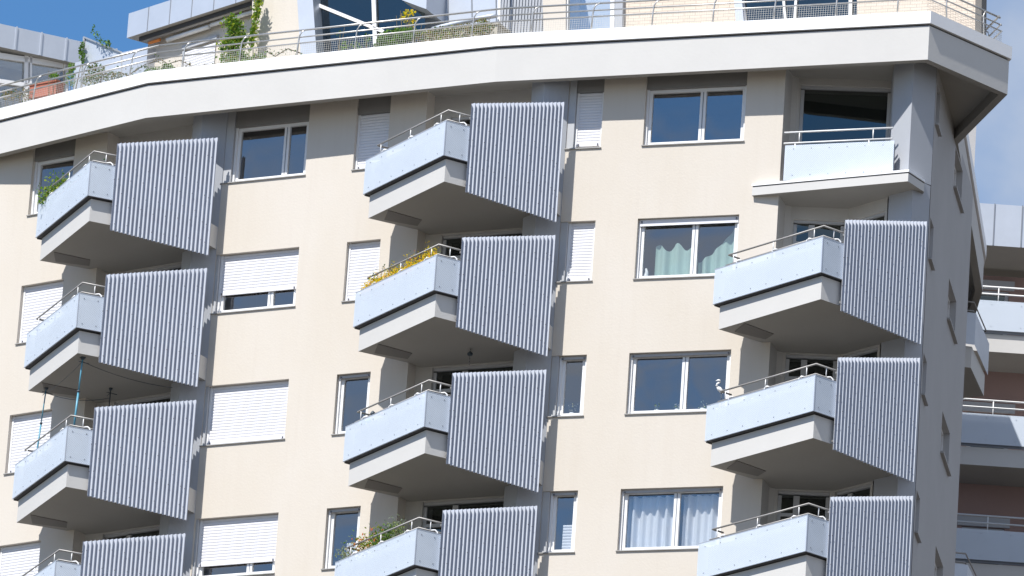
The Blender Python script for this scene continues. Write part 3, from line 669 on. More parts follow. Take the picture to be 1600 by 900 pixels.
# left of middle: dark glazing with a sloping bar, light blue edge post, cream pier
glazed(P2, [(489, -70), (664, -70), (664, 110), (492, 110)], [((487, 4), (600, 50), .07), ((582, -70), (588, 100), .09), ((492, -70), (496, 110), .05)], gm='glass_d')
pq('zinc_post', P2, [(460, -70), (484, -70), (497, 120), (472, 120)], 'metal', d=-.25, th=.5)
pq('penthouse_wall', P2, [(394, -70), (464, -70), (477, 120), (394, 124)], 'wall', d=-.2, th=.4)
pq('roof_overhang', P2, [(628, -40), (668, -40), (666, 14), (660, 12), (628, 0)], 'metal', d=-.4, th=1.2)
# left: box with zinc fascia, awning, cream wall, shutter
zf = 4.9
a0 = atz(199, 59, Z0+zf); a1 = atz(386, -1, Z0+zf); LB = LW((a0.x, a0.y), (a1.x, a1.y)); Lb = LB.L
m = MB(); m.prism([LB.q(-.02, 0), LB.q(Lb+.4, 0), LB.q(Lb+.4, 1.8), LB.q(.3, 1.8)], Z0+zf, Z0+zf+.56, 'metal', mb='soffit')
for i in range(6): x_ = Lb*(i+.9)/5.4; m.prism([LB.q(x_-.008, -.01), LB.q(x_+.008, -.01), LB.q(x_+.008, .002), LB.q(x_-.008, .002)], Z0+zf+.001, Z0+zf+.559, 'seam')
m.build('zinc_fascia', B, origin=LB.p(1, Z0+zf))
LW2 = LB.off(.40)
m = MB(); sx0 = onw(LW2, 229, 95)[0]
m.face([LW2.p(sx0, Z0+2.1), LW2.p(Lb+.6, Z0+2.1), LW2.p(Lb+.6, Z0+zf-.002), LW2.p(sx0, Z0+zf-.002)], 'wall')
m.face([LW2.p(sx0, Z0+2.1, 3), LW2.p(sx0, Z0+2.1), LW2.p(sx0, Z0+zf-.002), LW2.p(sx0, Z0+zf-.002, 3)], 'wall')
m.build('penthouse_wall', B, origin=LW2.p(1, Z0+2.1))
sh = MB(); q0 = onw(LW2, 290, 88)[0]; q1 = onw(LW2, 338, 75)[0]
slats(sh, LW2, q0, q1, Z0+2.6, Z0+4.35, -.03, 'shutter'); sh.prism([LW2.q(q0-.06, -.05), LW2.q(q0, -.05), LW2.q(q0, -.002), LW2.q(q0-.06, -.002)], Z0+2.6, Z0+4.4, 'frame_g'); sh.prism([LW2.q(q0-.06, -.07), LW2.q(q1+.06, -.07), LW2.q(q1+.06, -.002), LW2.q(q0-.06, -.002)], Z0+4.401, Z0+4.5, 'frame_g')
sh.build('roller_shutter', B, origin=LW2.p(q0, Z0+2.6))
aw = MB()
aw.tube([LB.p(.35, Z0+zf-.07, .20), LB.p(Lb+.1, Z0+zf-.07, .20)], .05, 'rail_d', 8)
aw.prism([LB.q(.25, .12), LB.q(Lb+.2, .12), LB.q(Lb+.2, .16), LB.q(.25, .16)], Z0+zf-.09, Z0+zf-.002, 'dark_gap')
aw.tube([LB.p(.45, Z0+zf-.15, .24), LB.p(.80, Z0+zf-.15, .24)], .035, 'orange', 8)
aw.tube([LB.p(1.0, Z0+zf-.19, .28), LB.p(2.35, Z0+zf-.19, .28)], .05, 'white', 8); aw.tube([LB.p(2.4, Z0+zf-.17, .28), LB.p(Lb-.1, Z0+zf-.17, .28)], .045, 'white', 8)
aw.build('awning', B, origin=LB.p(1, Z0+zf, .3))
# far left wing: zinc parapet, soffit and windows, receding to the right
zf2 = 4.75
b0 = atz(0, 73, Z0+zf2); b1 = atz(128, 101, Z0+zf2); LL = LW((b0.x, b0.y), (b1.x, b1.y)); Ll = LL.L
m = MB(); m.prism([LL.q(-3, 0), LL.q(Ll, 0), LL.q(Ll, 2), LL.q(-3, 2)], Z0+zf2, Z0+zf2+.52, 'metal', mb='soffit')
for k_ in range(-4, 5): x_ = .34+k_*.58; m.prism([LL.q(x_-.018, -.025), LL.q(x_+.018, -.025), LL.q(x_+.018, .002), LL.q(x_-.018, .002)], Z0+zf2+.001, Z0+zf2+.53, 'metal')
m.build('zinc_fascia', B, origin=LL.p(0, Z0+zf2))
Lq = LL.off(.25)
glazed(Lq, [(-60, 70), (104, 92), (104, 180), (-60, 210)], [((-60, 78), (104, 103), .12), ((41, 80), (40, 175), .09), ((48, 80), (47, 170), .05), ((-60, 118), (60, 136), .09), ((104, 90), (104, 150), .05)], gm='glass', room='room', d=0)
# low zinc parapet between, seen behind the terrace
c0 = atz(150, 92, Z0+4.6); c1 = atz(232, 74, Z0+4.6); LM = LW((c0.x, c0.y), (c1.x, c1.y))
m = MB(); m.prism([LM.q(-.6, 0), LM.q(LM.L-.02, 0), LM.q(LM.L-.02, .3), LM.q(-.6, .3)], Z0+2.2, Z0+4.62, 'metal')
m.build('zinc_wall', B, origin=LM.p(0, Z0+3))
# glass wind screen in a grey frame at the terrace end
P1s = Wall(W1.q(0, 1.0), -36)
m = MB(); pts = [(131, 58), (190, 82), (190, 118), (129, 100)]
for i in range(4): a_, b_ = pts[i], pts[(i+1) % 4]; m.bar(pw(P1s, *a_), pw(P1s, *b_), .035, .035, 'rail')
fr_ = m.build('wind_screen', B, origin=pw(P1s, 160, 90))
pq('pane', P1s, pts, 'metal', d=.02, th=.01, parent=fr_)
m = MB(); m.bar(pw(P1s, 131, 58), pw(P1s, 127, 135), .04, .04, 'rail'); m.build('screen_post', B, origin=pw(P1s, 131, 90))

# ---------------- rear part of the building on the far side: balconies and tower
rear = MB(); rear.prism([(-2, 165), (10.16, 165), (10.16, 169), (-2, 169)], Z0-30, Z0+12.0, 'side'); rear.prism([(-2, 169.002), (10.15, 169.002), (10.15, 172.85), (-2, 172.85)], Z0-30, Z0+7.5, 'side'); rear.build('rear_tower_shade_block', B, origin=(9.6, 165, Z0))  # seen strip of tower; second block unseen, both heights set to shade the neighbour
def side_balcony(x, y, zt):
    s = MB(); s.prism([(x-1.4, y-.25), (x, y), (x+.43, y+1.9), (x-1.5, y+3)], zt-1.22, zt-.74, 'fascia', mb='soffit')
    r = s.build('side_balcony', B, origin=(x, y, zt-1))
    p = MB(); A_ = [(x-1.4, y-.34), (x+.05, y-.08), (x+.50, y+1.95)]
    u = 0
    for a, b in zip(A_, A_[1:]):
        l_ = (V2(*b)-V2(*a)).length; p.face([(*a, zt-.72), (*b, zt-.72), (*b, zt), (*a, zt)], 'metal'); u += l_
    p.build('parapet_panel', r, origin=(x, y, zt))
    q = MB()
    for z_ in (.27, .07): q.tube([(x-1.2, y-.2, zt+z_), (x, y, zt+z_), (x+.42, y+1.9, zt+z_), (x+.1, y+2.1, zt+z_)], .02, 'rail_d', 6)
    q.build('handrail', r, origin=(x, y, zt))
s1 = atz(1521, 491, 1); k1 = 160.0/s1.y; side_balcony(s1.x*k1, 160.0, s1.z*k1)
s1 = atz(1508, 884, 1); k1 = 160.0/s1.y; side_balcony(s1.x*k1, 160.0, s1.z*k1)

# ------------------------------------------------------------------ neighbouring building behind, on the right
NB = empty('apartment_building', (16, 175, -1.6), 'rust pink neighbouring block with perforated balconies behind the right end', 'building')
YN = 175.0; WN = Wall((0, YN), 0)
def nz(x, y): return onw(WN, x, y)[1]
XL = 9.6; XR = 24
kz = [nz(1600, 473), nz(1600, 651), nz(1600, 832)]      # parapet tops
wm = MB(); hn = []
for k_, zt in enumerate(kz+[kz[2]-2.85]):
    hn.append((11.0, 11.85 if k_ == 0 else 12.0, zt-.9, zt+(.55 if k_ != 0 else .80)))
WNB = Wall((0, YN+1.6), 0)
wallseg(WNB, XL, XR, hn, m='pinkwall', rev=.12, z0=ZB, z1=nz(1600, 400), mb=wm)
wm.build('wall', NB, origin=(16, YN+1.6, 20))
for h in hn:
    f = MB(); 
    for (x0, x1, q0_, q1_) in ((h[0]+.01, h[1]-.01, h[3]-.1, h[3]-.01), (h[0]+.01, h[0]+.1, h[2]+.01, h[3]-.101), (h[1]-.1, h[1]-.01, h[2]+.01, h[3]-.101)):
        f.prism([WNB.q(x0, .03), WNB.q(x1, .03), WNB.q(x1, .1), WNB.q(x0, .1)], q0_, q1_, 'frame_g')
    f.prism([WNB.q(h[0]-.12, -.05), WNB.q(h[1]+.12, -.05), WNB.q(h[1]+.12, -.002), WNB.q(h[0]-.12, -.002)], h[3]+.01, h[3]+.24, 'frame_g')
    r = f.build('window', NB, origin=WNB.p(h[0], h[2], .1))
    g = MB(); g.face([WNB.p(h[0]+.05, h[2]+.05, .08), WNB.p(h[1]-.05, h[2]+.05, .08), WNB.p(h[1]-.05, h[3]-.05, .08), WNB.p(h[0]+.05, h[3]-.05, .08)], 'glass_d'); g.build('pane', r, origin=WNB.p(h[0], h[2], .08))
    g = MB(); g.face([WNB.p(h[0], h[2], .5), WNB.p(h[1], h[2], .5), WNB.p(h[1], h[3], .5), WNB.p(h[0], h[3], .5)], 'dark_room'); g.build('room_interior', r, origin=WNB.p(h[0], h[2], .5))
m = MB(); zt, zb = nz(1600, 322), nz(1600, 387)
m.prism([(XL, YN), (XR, YN), (XR, YN+6), (XL, YN+6)], zb, zt, 'metal', mb='soffit')
for i in range(14): x_ = onw(WN, 1553, 350)[0]+(i-3)*.66; m.prism([(x_-.012, YN-.02), (x_+.012, YN-.02), (x_+.012, YN+.002), (x_-.012, YN+.002)], zb+.001, zt+.01, 'seam')
m.build('zinc_parapet', NB, origin=(16, YN, zt))
for zt in kz+[kz[2]-2.85]:
    s = MB(); s.prism([(XL, YN+.1), (XR, YN+.1), (XR, YN+1.59), (XL, YN+1.59)], zt-1.24, zt-.80, 'fascia', mb='soffit'); r = s.build('balcony', NB, origin=(16, YN, zt-1))
    p = MB(); p.face([(XL, YN, zt-.74), (XR, YN, zt-.74), (XR, YN, zt), (XL, YN, zt)], 'perf', uv=[(0, 0), (XR-XL, 0), (XR-XL, .74), (0, .74)])
    p.prism([(XL, YN+.08), (XR, YN+.08), (XR, YN+.098), (XL, YN+.098)], zt-.79, zt-.04, 'seam')
    for i in range(20):
        for z_ in (zt-.64, zt-.1): p.disc((XL+.35+i*.7, YN-.001, z_), (0, -1, 0), .012, 'rivet')
    p.build('parapet_panel', r, origin=(16, YN, zt-.7))
    q = MB()
    for z_ in (.36, .18): q.tube([(XL, YN+.06, zt+z_), (XR, YN+.06, zt+z_)], .022, 'rail_w', 6)
    for i in range(6): q.tube([(XL+1.9+i*2.4, YN+.06, zt-.1), (XL+1.9+i*2.4, YN+.06, zt+.36)], .014, 'rail_w', 5)
    q.build('handrail', r, origin=(16, YN+.06, zt))

# ------------------------------------------------------------------ curtains
def curtain(name, W, s0, s1, z0, z1, m, label, wave=.05, freq=9, ragged=.0, d=.30, sag=None):
    mb = MB(); n = 80; base = len(mb.v); mi = mb.m(m)
    for i in range(n+1):
        f = i/n; s_ = s0+(s1-s0)*f; dd_ = d+wave*(.6*sin(f*freq*2*pi)+.4*sin(f*freq*4.7+1)); zt = z1+(ragged*sin(f*freq*pi*1.3+.5)*.5 if ragged else 0)
        if sag: zt = z0+(z1-z0)*sag(f)
        mb.v += [tuple(W.p(s_, z0, dd_)), tuple(W.p(s_, zt, dd_))]
    for i in range(n): j = base+2*i; mb.f.append((j, j+2, j+3, j+1)); mb.mi.append(mi); mb.sm.append(True)
    o = mb.build(name, origin=W.p((s0+s1)/2, z0, d)); tag(o, label, 'curtain'); return o
z0, z1 = lvl(1, .30, .95)  # green curtains end at the sunlit edge; their shaded upper part is left out
curtain('curtain', W3, 1.95, 2.72, z0, z1, 'curtain_g', 'pale green curtain in left pane shaped to its sunlit lower part beside pale statuette', ragged=.16, freq=3, wave=.05)
curtain('curtain', W3, 2.86, 3.68, z0, z0+1.12, 'curtain_g', 'pale green curtain in the right pane shaped to its sunlit part', freq=4, wave=.05, sag=lambda f: .28+.72*f**1.4)
z0, z1 = lvl(3, .28, 1.40)
curtain('curtain', W3, 1.72, 2.74, z0, z1, 'curtain', 'thin white curtain in left pane of lowest wide window', freq=6, wave=.06)
curtain('curtain', W3, 2.86, 3.69, z0, z1, 'curtain', 'thin white curtain in right pane of lowest wide window', freq=5, wave=.06)
z0, z1 = lvl(3, .3, .85)
bl_ = MB(); slats(bl_, W3, .40, .66, z0, z1, .24, 'shutter'); tag(bl_.build('window_blind', origin=W3.p(.5, z0, .24)), 'short slatted white blind low in narrow window right of middle screens', 'blind')
bl_ = MB(); slats(bl_, W2, 3.42, 3.72, z0, z1-.05, .24, 'shutter'); tag(bl_.build('window_blind', origin=W2.p(3.5, z0, .24)), 'short slatted white blind low in window behind balcony plants', 'blind')

# ------------------------------------------------------------------ plants and small things
def plant(name, base, clumps, mats, label, cat='plant', group=None, stems=True, leaf=.05, pot=None, potm='terracotta'):
    """clumps = [(centre offset, radius, count)]"""
    r = empty(name, base, label, cat, group)
    f = MB(); bx = Vector(base)
    for (c, rad, cnt) in clumps:
        c = Vector(c)
        for _ in range(cnt):
            d = Vector((random.gauss(0, .5), random.gauss(0, .5), random.gauss(0, .5)))
            if isinstance(rad, tuple): q = bx+c+Vector((d.x*rad[0], d.y*rad[1], d.z*rad[2]))
            else: q = bx+c+d*rad
            ws = [m_[1] for m_ in mats]; f.leaf(q, leaf, random.choices([m_[0] for m_ in mats], ws)[0])
    f.build('foliage', r, origin=base)
    if stems:
        s = MB()
        for (c, rad, cnt) in clumps:
            c = bx+Vector(c)
            for _ in range(3):
                e = c+Vector((random.uniform(-1, 1), random.uniform(-1, 1), random.uniform(-.2, 1)))*(rad if not isinstance(rad, tuple) else rad[2])*.7
                mid = (bx+e)/2+Vector((random.uniform(-.04, .04), random.uniform(-.04, .04), 0)); s.tube([bx, mid, e], [.008, .006, .003], 'stem', 4)
        s.build('stem', r, origin=base)
    if pot:
        p = MB(); x, y, h = pot; p.tube([bx-Vector((0, 0, h)), bx-Vector((0, 0, h*.5)), bx+Vector((0, 0, .01))], [x*.7, x*.85, x], potm, 12); p.build('pot', r, origin=base)
    return r
def wb(c, n, u, v, z): x, y = bl(c, u, v); return Vector((x, y, Z0-n*H+z))
# yellow flower trough along the middle column's second balcony
def along(c, n, u0, u1, v, z, cnt, label, cat, mats, spread=(.05, .05, .05), leaf=.045, name='flower_box'):
    r = empty(name, wb(c, n, (u0+u1)/2, v, z-.22), label, cat); f = MB()
    for i in range(cnt):
        u = random.uniform(u0, u1); lump = .5+.5*sin(u*9)+.35*sin(u*23+1)
        q = wb(c, n, u, v+random.gauss(0, spread[1]), z+abs(random.gauss(0, spread[2]))*(.6+.7*lump)-.03)
        f.leaf(q, leaf, random.choices([m_[0] for m_ in mats], [m_[1] for m_ in mats])[0])
    f.build('foliage', r, origin=wb(c, n, (u0+u1)/2, v, z))
    t_ = MB(); a = [bl(c, u0, v-.07), bl(c, u1, v-.07), bl(c, u1, v+.07), bl(c, u0, v+.07)]; t_.prism(a, Z0-n*H+z-.22, Z0-n*H+z-.05, 'terracotta', mt='soil'); t_.build('trough', r, origin=wb(c, n, (u0+u1)/2, v, z-.2))
    return r
along(1, 1, -3.05, -.22, .13, .06, 4200, 'long trough of yellow flowers spilling over the balcony rail', 'flower box', [('petal_y', 6), ('leaf', 1.5), ('petal_o', .9), ('leaf_y', .8)], spread=(0, .045, .10), leaf=.04)
bg_ = empty('grass_plant', wb(1, 1, -2.75, .3, 0), 'wispy grass stalks rising at the left end of the yellow flowers', 'plant'); f = MB()
for i in range(14):
    b_ = wb(1, 1, -2.95+random.uniform(0, .5), .3, .0); t_ = b_+Vector((random.uniform(-.05, .5), 0, random.uniform(.25, .62))); f.tube([b_, (b_+t_)/2+Vector((0, 0, .05)), t_], .004, 'stem', 3)
    f.leaf(t_, .05, 'leaf_d'); f.leaf(t_-Vector((.02, 0, .04)), .04, 'leaf_d')
f.build('foliage', bg_, origin=wb(1, 1, -2.7, .3, 0))
# upper left balcony
plant('potted_plant', wb(0, 0, -2.75, .36, 0), [((-.22, -.1, .22), .2, 190), ((-.02, -.05, .38), .22, 190), ((-.30, -.1, .0), .18, 150), ((.18, 0, .32), .18, 120)], [('leaf', 3), ('leaf_y', 1.5)], 'light green leafy plant at left end of the uppermost left balcony', leaf=.075, pot=(.12, 0, .3))
plant('potted_plant', wb(0, 0, -.55, .42, 0), [((0, 0, .1), .14, 90), ((.15, .3, .12), .12, 60)], [('leaf_d', 2), ('leaf', 2)], 'small green plant behind the rail corner of the uppermost left balcony', pot=(.12, 0, .3))
along(0, 0, -2.3, -.7, .22, .05, 420, 'trough of low green and white plants behind upper left balcony rail', 'flower box', [('leaf_d', 3), ('leaf', 2), ('petal_w', .8)], spread=(0, .04, .05))
# lowest middle balcony
plant('potted_plant', wb(1, 3, -2.45, .36, 0), [((0, 0, .25), .26, 230), ((.18, 0, .45), .22, 150), ((-.2, 0, .3), .18, 110)], [('leaf_y', 3), ('petal_o', 1.0), ('leaf', 1)], 'yellow green plant with orange blooms at the balcony end', leaf=.065, pot=(.13, 0, .3))
plant('potted_plant', wb(1, 3, -1.75, .40, 0), [((-.08, 0, .26), .24, 330), ((.05, 0, .42), .18, 190), ((-.2, 0, .10), .2, 160)], [('leaf', 3), ('leaf_d', 1.5)], 'bushy green plant between orange blooms and a silvery shrub', leaf=.06, pot=(.14, 0, .3))
plant('potted_plant', wb(1, 3, -1.25, .42, 0), [((-.12, 0, .24), .2, 220), ((-.1, 0, .42), .18, 160)], [('leaf_s', 3), ('leaf_y', .6)], 'silvery green shrub nearest the loggia on lowest middle balcony', pot=(.14, 0, .3))
plant('potted_plant', wb(1, 3, -3.0, .45, .0), [((-.15, -.1, .08), .24, 300), ((-.28, -.1, .2), .18, 150)], [('leaf_s', 3), ('dry', .6)], 'feathery grey plant spilling at the far left of the lowest middle balcony', pot=(.12, 0, .3))
# third middle balcony: small things on the rail
def trinket(name, loc, cols, label, cat='ornament', sc=1):
    r = MB(); l = Vector(loc)
    for i, (m_, dx, dz, rr) in enumerate(cols): r.tube([l+Vector((dx, 0, dz-rr)), l+Vector((dx, 0, dz-rr*.5)), l+Vector((dx+.01, 0, dz+rr*.4)), l+Vector((dx, 0, dz+rr))], [rr*.4, rr, rr*.9, rr*.3], m_, 8)
    o = r.build(name, origin=l); tag(o, label, cat); return o
trinket('lantern', wb(1, 2, -.62, .2, .09), [('red', 0, 0, .055), ('white', .07, -.01, .05)], 'small red and white lantern on balcony rail near the corner bracket', 'lantern')
trinket('lantern', wb(1, 2, -2.05, .2, .06), [('terracotta', 0, 0, .045), ('white', -.08, 0, .04), ('dark_pole', -.2, .0, .05)], 'small pink and white ornaments midway along the third middle balcony rail')
trinket('watering_can', wb(1, 2, -2.85, .2, .06), [('teal', 0, 0, .08), ('teal', .13, .05, .06), ('dark_pole', -.1, -.02, .05)], 'teal watering can standing at the left end of balcony', 'watering can')
along(1, 2, -2.7, -.5, .22, -.02, 160, 'dark sparse trough plants behind third middle balcony rail', 'flower box', [('dark_pole', 1), ('leaf_d', 2)], spread=(0, .03, .03))
# right column, third floor
hr = MB(); h0 = wb(2, 2, -3.0, .18, .33); HS = .68
body = [(0, 0, .0), (.04, 0, .05), (.03, 0, .12), (-.03, 0, .17), (-.09, 0, .19)]
hr.tube([h0+Vector(v)*HS for v in ((.10, 0, -.06), (.06, 0, -.01), (-.02, 0, .07), (-.08, 0, .12))], [.012, .040, .048, .018], 'white', 8)
hr.tube([h0+Vector(v)*HS for v in ((-.06, 0, .12), (-.10, 0, .17), (-.085, 0, .22), (-.03, 0, .25), (.0, 0, .28), (-.02, 0, .32), (-.06, 0, .325), (-.13, 0, .30))], [.03, .022, .018, .016, .017, .022, .02, .004], 'white', 7)
hr.tube([h0+Vector((.03, 0, .0)), h0+Vector((.05, 0, -.36))], .008, 'dark_pole', 5)
tag(hr.build('heron_figure', origin=h0-Vector((0, 0, .36))), 'white long necked heron figure standing on the balcony rail', 'garden figure')
trinket('flower_pot', wb(2, 2, -3.0, .26, .02), [('petal_y', 0, .03, .06)], 'tiny yellow pot at the left corner of the heron balcony', 'pot')
trinket('cushion', wb(2, 2, -2.35, .26, .03), [('white', 0, 0, .08), ('petal_w', .17, 0, .06)], 'white bundled cloth lying behind the heron balcony rail', 'cloth')
for i, (s_, lb) in enumerate(((2.2, 'small orchid with pale blooms left on the sill of the cloudy window'), (2.62, 'small orchid beside the middle mullion of the cloudy window'), (3.15, 'small leafy plant in right pane of the cloudy window'))):
    plant('sill_plant', W3.p(s_, Z0-2*H+.34, .24), [((0, 0, .06), .09, 24)], [('leaf_s', 2), ('petal_w', 2), ('leaf', 1)], lb, leaf=.04, pot=(.05, 0, .06), potm='white')
plant('sill_plant', W3.p(.42, Z0-2*H+.34, .24), [((0, 0, .1), .15, 34)], [('petal_w', 3), ('leaf_s', 1)], 'pale flowering plant in narrow window right of the middle screens', leaf=.03, pot=(.05, 0, .06), potm='white')
st = MB(); l = W3.p(1.80, Z0-H+.30, .24); st.tube([l, l+Vector((0, 0, .05)), l+Vector((.01, 0, .13)), l+Vector((-.01, 0, .2))], [.06, .05, .035, .02], 'white', 8)
tag(st.build('statuette', origin=l), 'small white statuette at the lower left of the green curtained window', 'statuette')
# wind chime under the uppermost middle balcony? it hangs from the slab over the third balcony
wc = MB(); cpt = atz(735, 545, Z0-1.24-H); wc.tube([cpt, cpt-Vector((0, 0, .34))], .005, 'dark_pole', 4)
wc.tube([cpt-Vector((0, 0, .06)), cpt-Vector((0, 0, .10)), cpt-Vector((0, 0, .14))], [.02, .06, .05], 'dark_pole', 8)
for dz in (.24, .31): wc.tube([cpt-Vector((0, 0, dz-.02)), cpt-Vector((0, 0, dz)), cpt-Vector((0, 0, dz+.02))], [.008, .022, .008], 'rail_d', 6)
tag(wc.build('wind_chime', origin=cpt), 'dark little wind chime hanging under the middle balcony slab', 'wind chime')
# telescopic poles clamped between the left balconies
def pole(name, a, b, r0, m_, label, hooks=True):
    p = MB(); a = Vector(a); b = Vector(b); mid = a+(b-a)*.55
    p.tube([a, mid], r0, m_, 8); p.tube([mid, b], r0*.72, m_, 8); p.tube([mid-(b-a)*.012, mid+(b-a)*.012], r0*1.5, 'dark_pole', 8)
    p.tube([b-Vector((0, 0, .05)), b], [r0*1.3, r0*3], 'dark_pole', 8); p.tube([a, a+Vector((0, 0, .05))], [r0*2.4, r0*1.2], 'dark_pole', 8)
    if hooks:
        for k in range(3): an = k*2.1; p.tube([b-Vector((0, 0, .1)), b-Vector((-.14*cos(an), -.14*sin(an), .13))], .008, 'dark_pole', 4)
    o = p.build(name, origin=a); tag(o, label, 'pole'); return o
pole('clamping_pole', wb(0, 2, -.35, .25, .0), wb(0, 1, -.30, .3, -1.24), .022, 'blue_pole', 'bright blue clamping pole nearest the corner of the left balcony')
pole('clamping_pole', wb(0, 2, -2.72, .28, -.1), wb(0, 1, -2.62, .35, -1.245), .018, 'blue_pole', 'thin blue clamping pole at the wall end of the left balcony')
pole('clamping_pole', wb(0, 2, -1.9, 1.5, -.6), wb(0, 1, -1.9, 1.5, -1.24), .015, 'dark_pole', 'thin dark pole inside the left loggia behind the blue poles')
wr = MB(); a_ = wb(0, 1, -.30, .3, -1.33); b_ = wb(0, 1, -.35, 2.3, -1.5); c_ = wb(0, 1, -2.62, .35, -1.36); d_ = wb(0, 1, -1.9, 1.5, -1.45)
def cable(mb, p, q, sag): mb.tube([p.lerp(q, t/8)-Vector((0, 0, sag*4*(t/8)*(1-t/8))) for t in range(9)], .006, 'dark_pole', 4)
cable(wr, a_, b_, .08); cable(wr, a_, c_, .05); cable(wr, c_, d_, .10)
tag(wr.build('cord', origin=a_), 'thin dark cord strung between the clamping poles under the slab', 'cord')

# roof terrace planting
def vinewall(name, W, px, cnt, mats, label, leaf=.085, d=-.08, jitter=7):
    c = pw(W, *px[0], d); r = empty(name, (c.x, c.y, Z0+2.2), label, 'climbing plant'); f = MB(); st = MB()
    for k_ in range(cnt):
        i = random.randrange(len(px)-1) if len(px) > 1 else 0
        (x0, y0), (x1, y1) = px[i][:2], px[i+1][:2]; t = random.random(); x = x0+(x1-x0)*t+random.gauss(0, jitter); y = y0+(y1-y0)*t+random.gauss(0, jitter)
        f.leaf(pw(W, x, y, d+random.uniform(-.10, .05)), leaf, random.choices([m_[0] for m_ in mats], [m_[1] for m_ in mats])[0])
    st.tube([pw(W, x, y, d+.04) for x, y in px], .012, 'stem', 5)
    f.build('foliage', r, origin=c); st.build('stem', r, origin=c); return r
vinewall('climbing_vine', P2, [(405, -10), (403, 12), (399, 30), (396, 50), (392, 72)], 520, [('leaf', 3), ('leaf_y', 3)], 'yellow green vine climbing the cream pier edge up out of the picture', d=-.45, jitter=3.2)
vinewall('climbing_vine', P2, [(358, 32), (372, 42), (362, 55), (380, 62), (350, 70), (378, 84), (352, 92), (392, 92)], 2000, [('leaf', 4), ('leaf_y', 2), ('leaf_d', 1)], 'broad bright green vine covering the cream wall beside the shutter', d=-.45, jitter=6)
vinewall('climbing_vine', P2, [(350, 96), (375, 98), (400, 96), (412, 88)], 260, [('leaf_s', 2), ('leaf', 2), ('dry', 1)], 'low trailing vine along the coping below the cream pier', d=-.9, jitter=4)
for i, (pts_, lb) in enumerate((([(412, 78), (430, 88), (450, 76), (472, 84)], 'sparse dark leaved trailing tendrils crossing the cream pier base'),
                   ([(232, 100), (250, 92), (262, 100), (282, 94), (300, 104), (338, 100)], 'sparse dark leaved tendrils across the white shutter'),
                   ([(185, 112), (200, 118), (215, 108), (228, 100)], 'sparse dark leaved tendrils in front of the low zinc wall'))):
    vinewall('trailing_tendril', P2 if i < 1 else P2, pts_, 46, [('leaf_d', 2), ('dry', 1)], lb, leaf=.06, d=-1.0, jitter=3.5)
def bushpx(name, W, d, items, mats, label, leaf=.07, cat='shrub', group=None, stems=True):
    c = pw(W, *items[0][:2], d); r = empty(name, (c.x, c.y, Z0+2.25), label, cat, group); f = MB(); st = MB()
    for (x, y, rx, ry, cnt) in items:
        for _ in range(cnt):
            while True:
                a_, b_, e_ = random.uniform(-1, 1), random.uniform(-1, 1), random.uniform(-1, 1)
                if a_*a_+b_*b_+e_*e_ < 1: break
            f.leaf(pw(W, x+a_*rx, y+b_*ry, d+e_*rx/72), leaf, random.choices([m_[0] for m_ in mats], [m_[1] for m_ in mats])[0])
        cc = pw(W, x, y, d)
        for k_ in range(4 if stems else 0): st.tube([Vector((cc.x, cc.y, Z0+2.3)), cc+Vector((random.uniform(-.2, .2), 0, random.uniform(-.1, .15)))], [.012, .004], 'stem', 4)
    f.build('foliage', r, origin=c)
    if stems: st.build('stem', r, origin=c)
    return r
TB = -1.55
bushpx('round_bush', P2, TB, [(612, 62, 24, 16, 900), (632, 54, 22, 12, 600), (598, 70, 14, 10, 300)], [('leaf_d', 2), ('leaf', 3)], 'dense dark green bush behind the roof railing by the dark glazing')
bushpx('dry_hedge', P2, TB+.1, [(660, 58, 26, 14, 420), (690, 55, 24, 14, 380), (725, 48, 30, 12, 420), (755, 42, 18, 14, 420)], [('dry', 4), ('leaf_d', 2), ('leaf_y', 1)], 'brownish dry hedge in the trough under the zinc wall', leaf=.06)
bushpx('yellow_shrub', P2, TB+.4, [(640, 20, 10, 6, 90), (632, 28, 8, 8, 60), (645, 36, 6, 12, 60)], [('petal_y', 3), ('leaf', 1.5)], 'small shrub with yellow flower heads above the hedge', leaf=.05)
bushpx('leafy_shrub', P2, TB, [(538, 72, 8, 10, 70), (556, 72, 9, 9, 60), (530, 52, 5, 6, 16), (574, 62, 8, 12, 60)], [('leaf', 3), ('leaf_d', 1)], 'thin light green shrubs left of the dense bush', leaf=.05)
bushpx('low_shrub', P2, -1.4, [(248, 112, 24, 9, 480), (262, 106, 12, 8, 200)], [('leaf', 2), ('leaf_d', 3)], 'low green shrub behind the coping kink at the left', leaf=.05)
bushpx('twiggy_shrub', P1, -1.0, [(150, 112, 16, 14, 380), (140, 124, 16, 12, 300)], [('dry', 2), ('leaf_d', 3), ('leaf_s', 1)], 'olive twiggy shrub behind the wire mesh at the left', leaf=.05)
bushpx('twiggy_shrub', P1, -1.0, [(176, 120, 16, 9, 260)], [('dry', 2), ('leaf_d', 3)], 'dark low mat of plants right of the olive shrub', leaf=.05)
bushpx('climbing_plant', P1s, -.1, [(128, 82, 5, 20, 110), (150, 52, 8, 9, 26), (156, 64, 7, 8, 26), (168, 68, 6, 7, 34), (146, 44, 3, 6, 12)], [('leaf', 3), ('leaf_d', 2)], 'thin climber growing up and over the grey wind screen', leaf=.07, stems=False)
bushpx('potted_shrub', P1, -.9, [(112, 105, 7, 8, 140), (110, 124, 9, 14, 160)], [('leaf', 3), ('leaf_s', 1)], 'light green shrub standing right of the brick red trough', leaf=.05)
bushpx('potted_shrub', P1, -.9, [(84, 118, 8, 6, 130)], [('leaf', 3), ('leaf_d', 1)], 'small green tuft growing above the brick red trough', leaf=.05)
bushpx('dry_shrub', P1, -.8, [(18, 148, 18, 10, 240), (40, 150, 12, 14, 160)], [('dry', 3), ('leaf_d', 1)], 'dry brown shrub at the far left end of the terrace', leaf=.05)
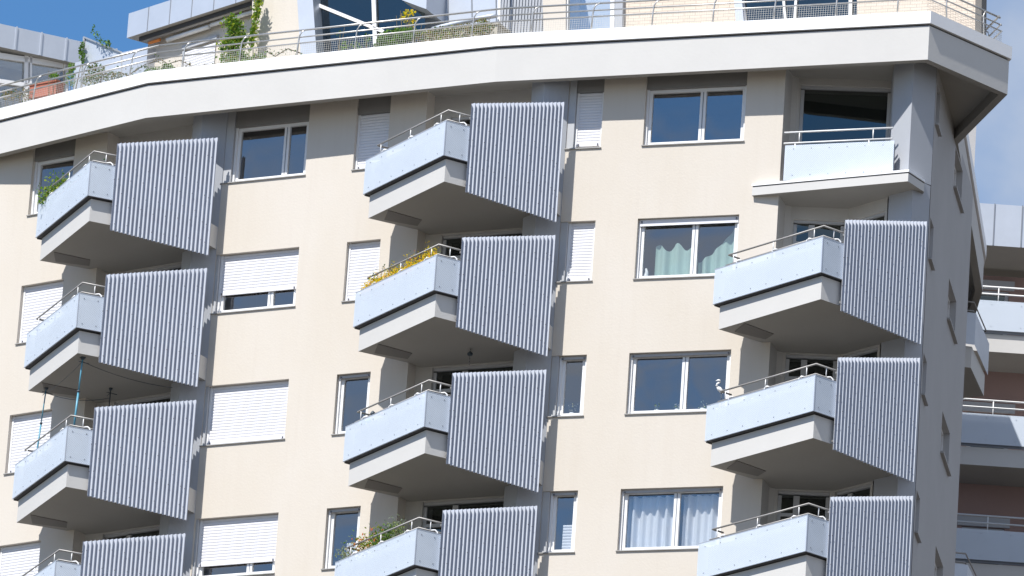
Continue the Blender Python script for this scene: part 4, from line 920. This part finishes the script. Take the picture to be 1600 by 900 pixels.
m = MB(); tr_ = P1.off(-.8); q0 = onw(tr_, 46, 142)[0]; q1 = onw(tr_, 88, 134)[0]; zq = onw(tr_, 60, 135)[1]
m.prism([tr_.q(q0, 0), tr_.q(q1, 0), tr_.q(q1, .25), tr_.q(q0, .25)], zq-.24, zq+.04, 'terracotta', mt='soil'); m.prism([tr_.q(q0-.02, -.02), tr_.q(q1+.02, -.02), tr_.q(q1+.02, .27), tr_.q(q0-.02, .27)], zq+.041, zq+.075, 'terracotta', mt='soil')
for k_ in range(2): x_ = q0+.08+(q1-q0-.22)*k_; m.prism([tr_.q(x_, .03), tr_.q(x_+.06, .03), tr_.q(x_+.06, .2), tr_.q(x_, .2)], Z0+2.2, zq-.241, 'terracotta')
tag(m.build('planter_box', origin=tr_.p(q0, Z0+2.2)), 'long brick red planter on feet behind the wire mesh at left', 'planter')
m = MB(); tr_ = P2.off(TB+.35); q0 = onw(tr_, 664, 55)[0]; q1 = onw(tr_, 778, 35)[0]; zq = onw(tr_, 720, 45)[1]
m.prism([tr_.q(q0, 0), tr_.q(q1, 0), tr_.q(q1, .5), tr_.q(q0, .5)], Z0+2.2, zq, 'stone', mt='soil'); m.prism([tr_.q(q0-.03, -.03), tr_.q(q1+.03, -.03), tr_.q(q1+.03, .53), tr_.q(q0-.03, .53)], zq+.001, zq+.05, 'stone', mt='soil')
tag(m.build('planter_trough', origin=tr_.p(q0, Z0+2.2)), 'long pale stone planter trough below the zinc wall', 'planter')

# groups of look-alikes (labels stay individual)
GR = {'curtain': 'curtains in the wide windows', 'clamping_pole': 'clamping poles between the left balconies', 'climbing_vine': 'vines on the roof terrace wall',
      'trailing_tendril': 'trailing tendrils along the coping', 'sill_plant': 'plants on the window sills', 'potted_plant': 'potted plants on the balconies',
      'flower_box': 'planted troughs behind the balcony rails', 'twiggy_shrub': 'twiggy shrubs behind the wire mesh', 'potted_shrub': 'shrubs by the brick red planter',
      'window_blind': 'short blinds in the narrow windows', 'lantern': 'small ornaments on the balcony rail'}
for o in bpy.data.objects:
    if o.parent is None and 'label' in o and o.name.split('.')[0] in GR: o['group'] = GR[o.name.split('.')[0]]
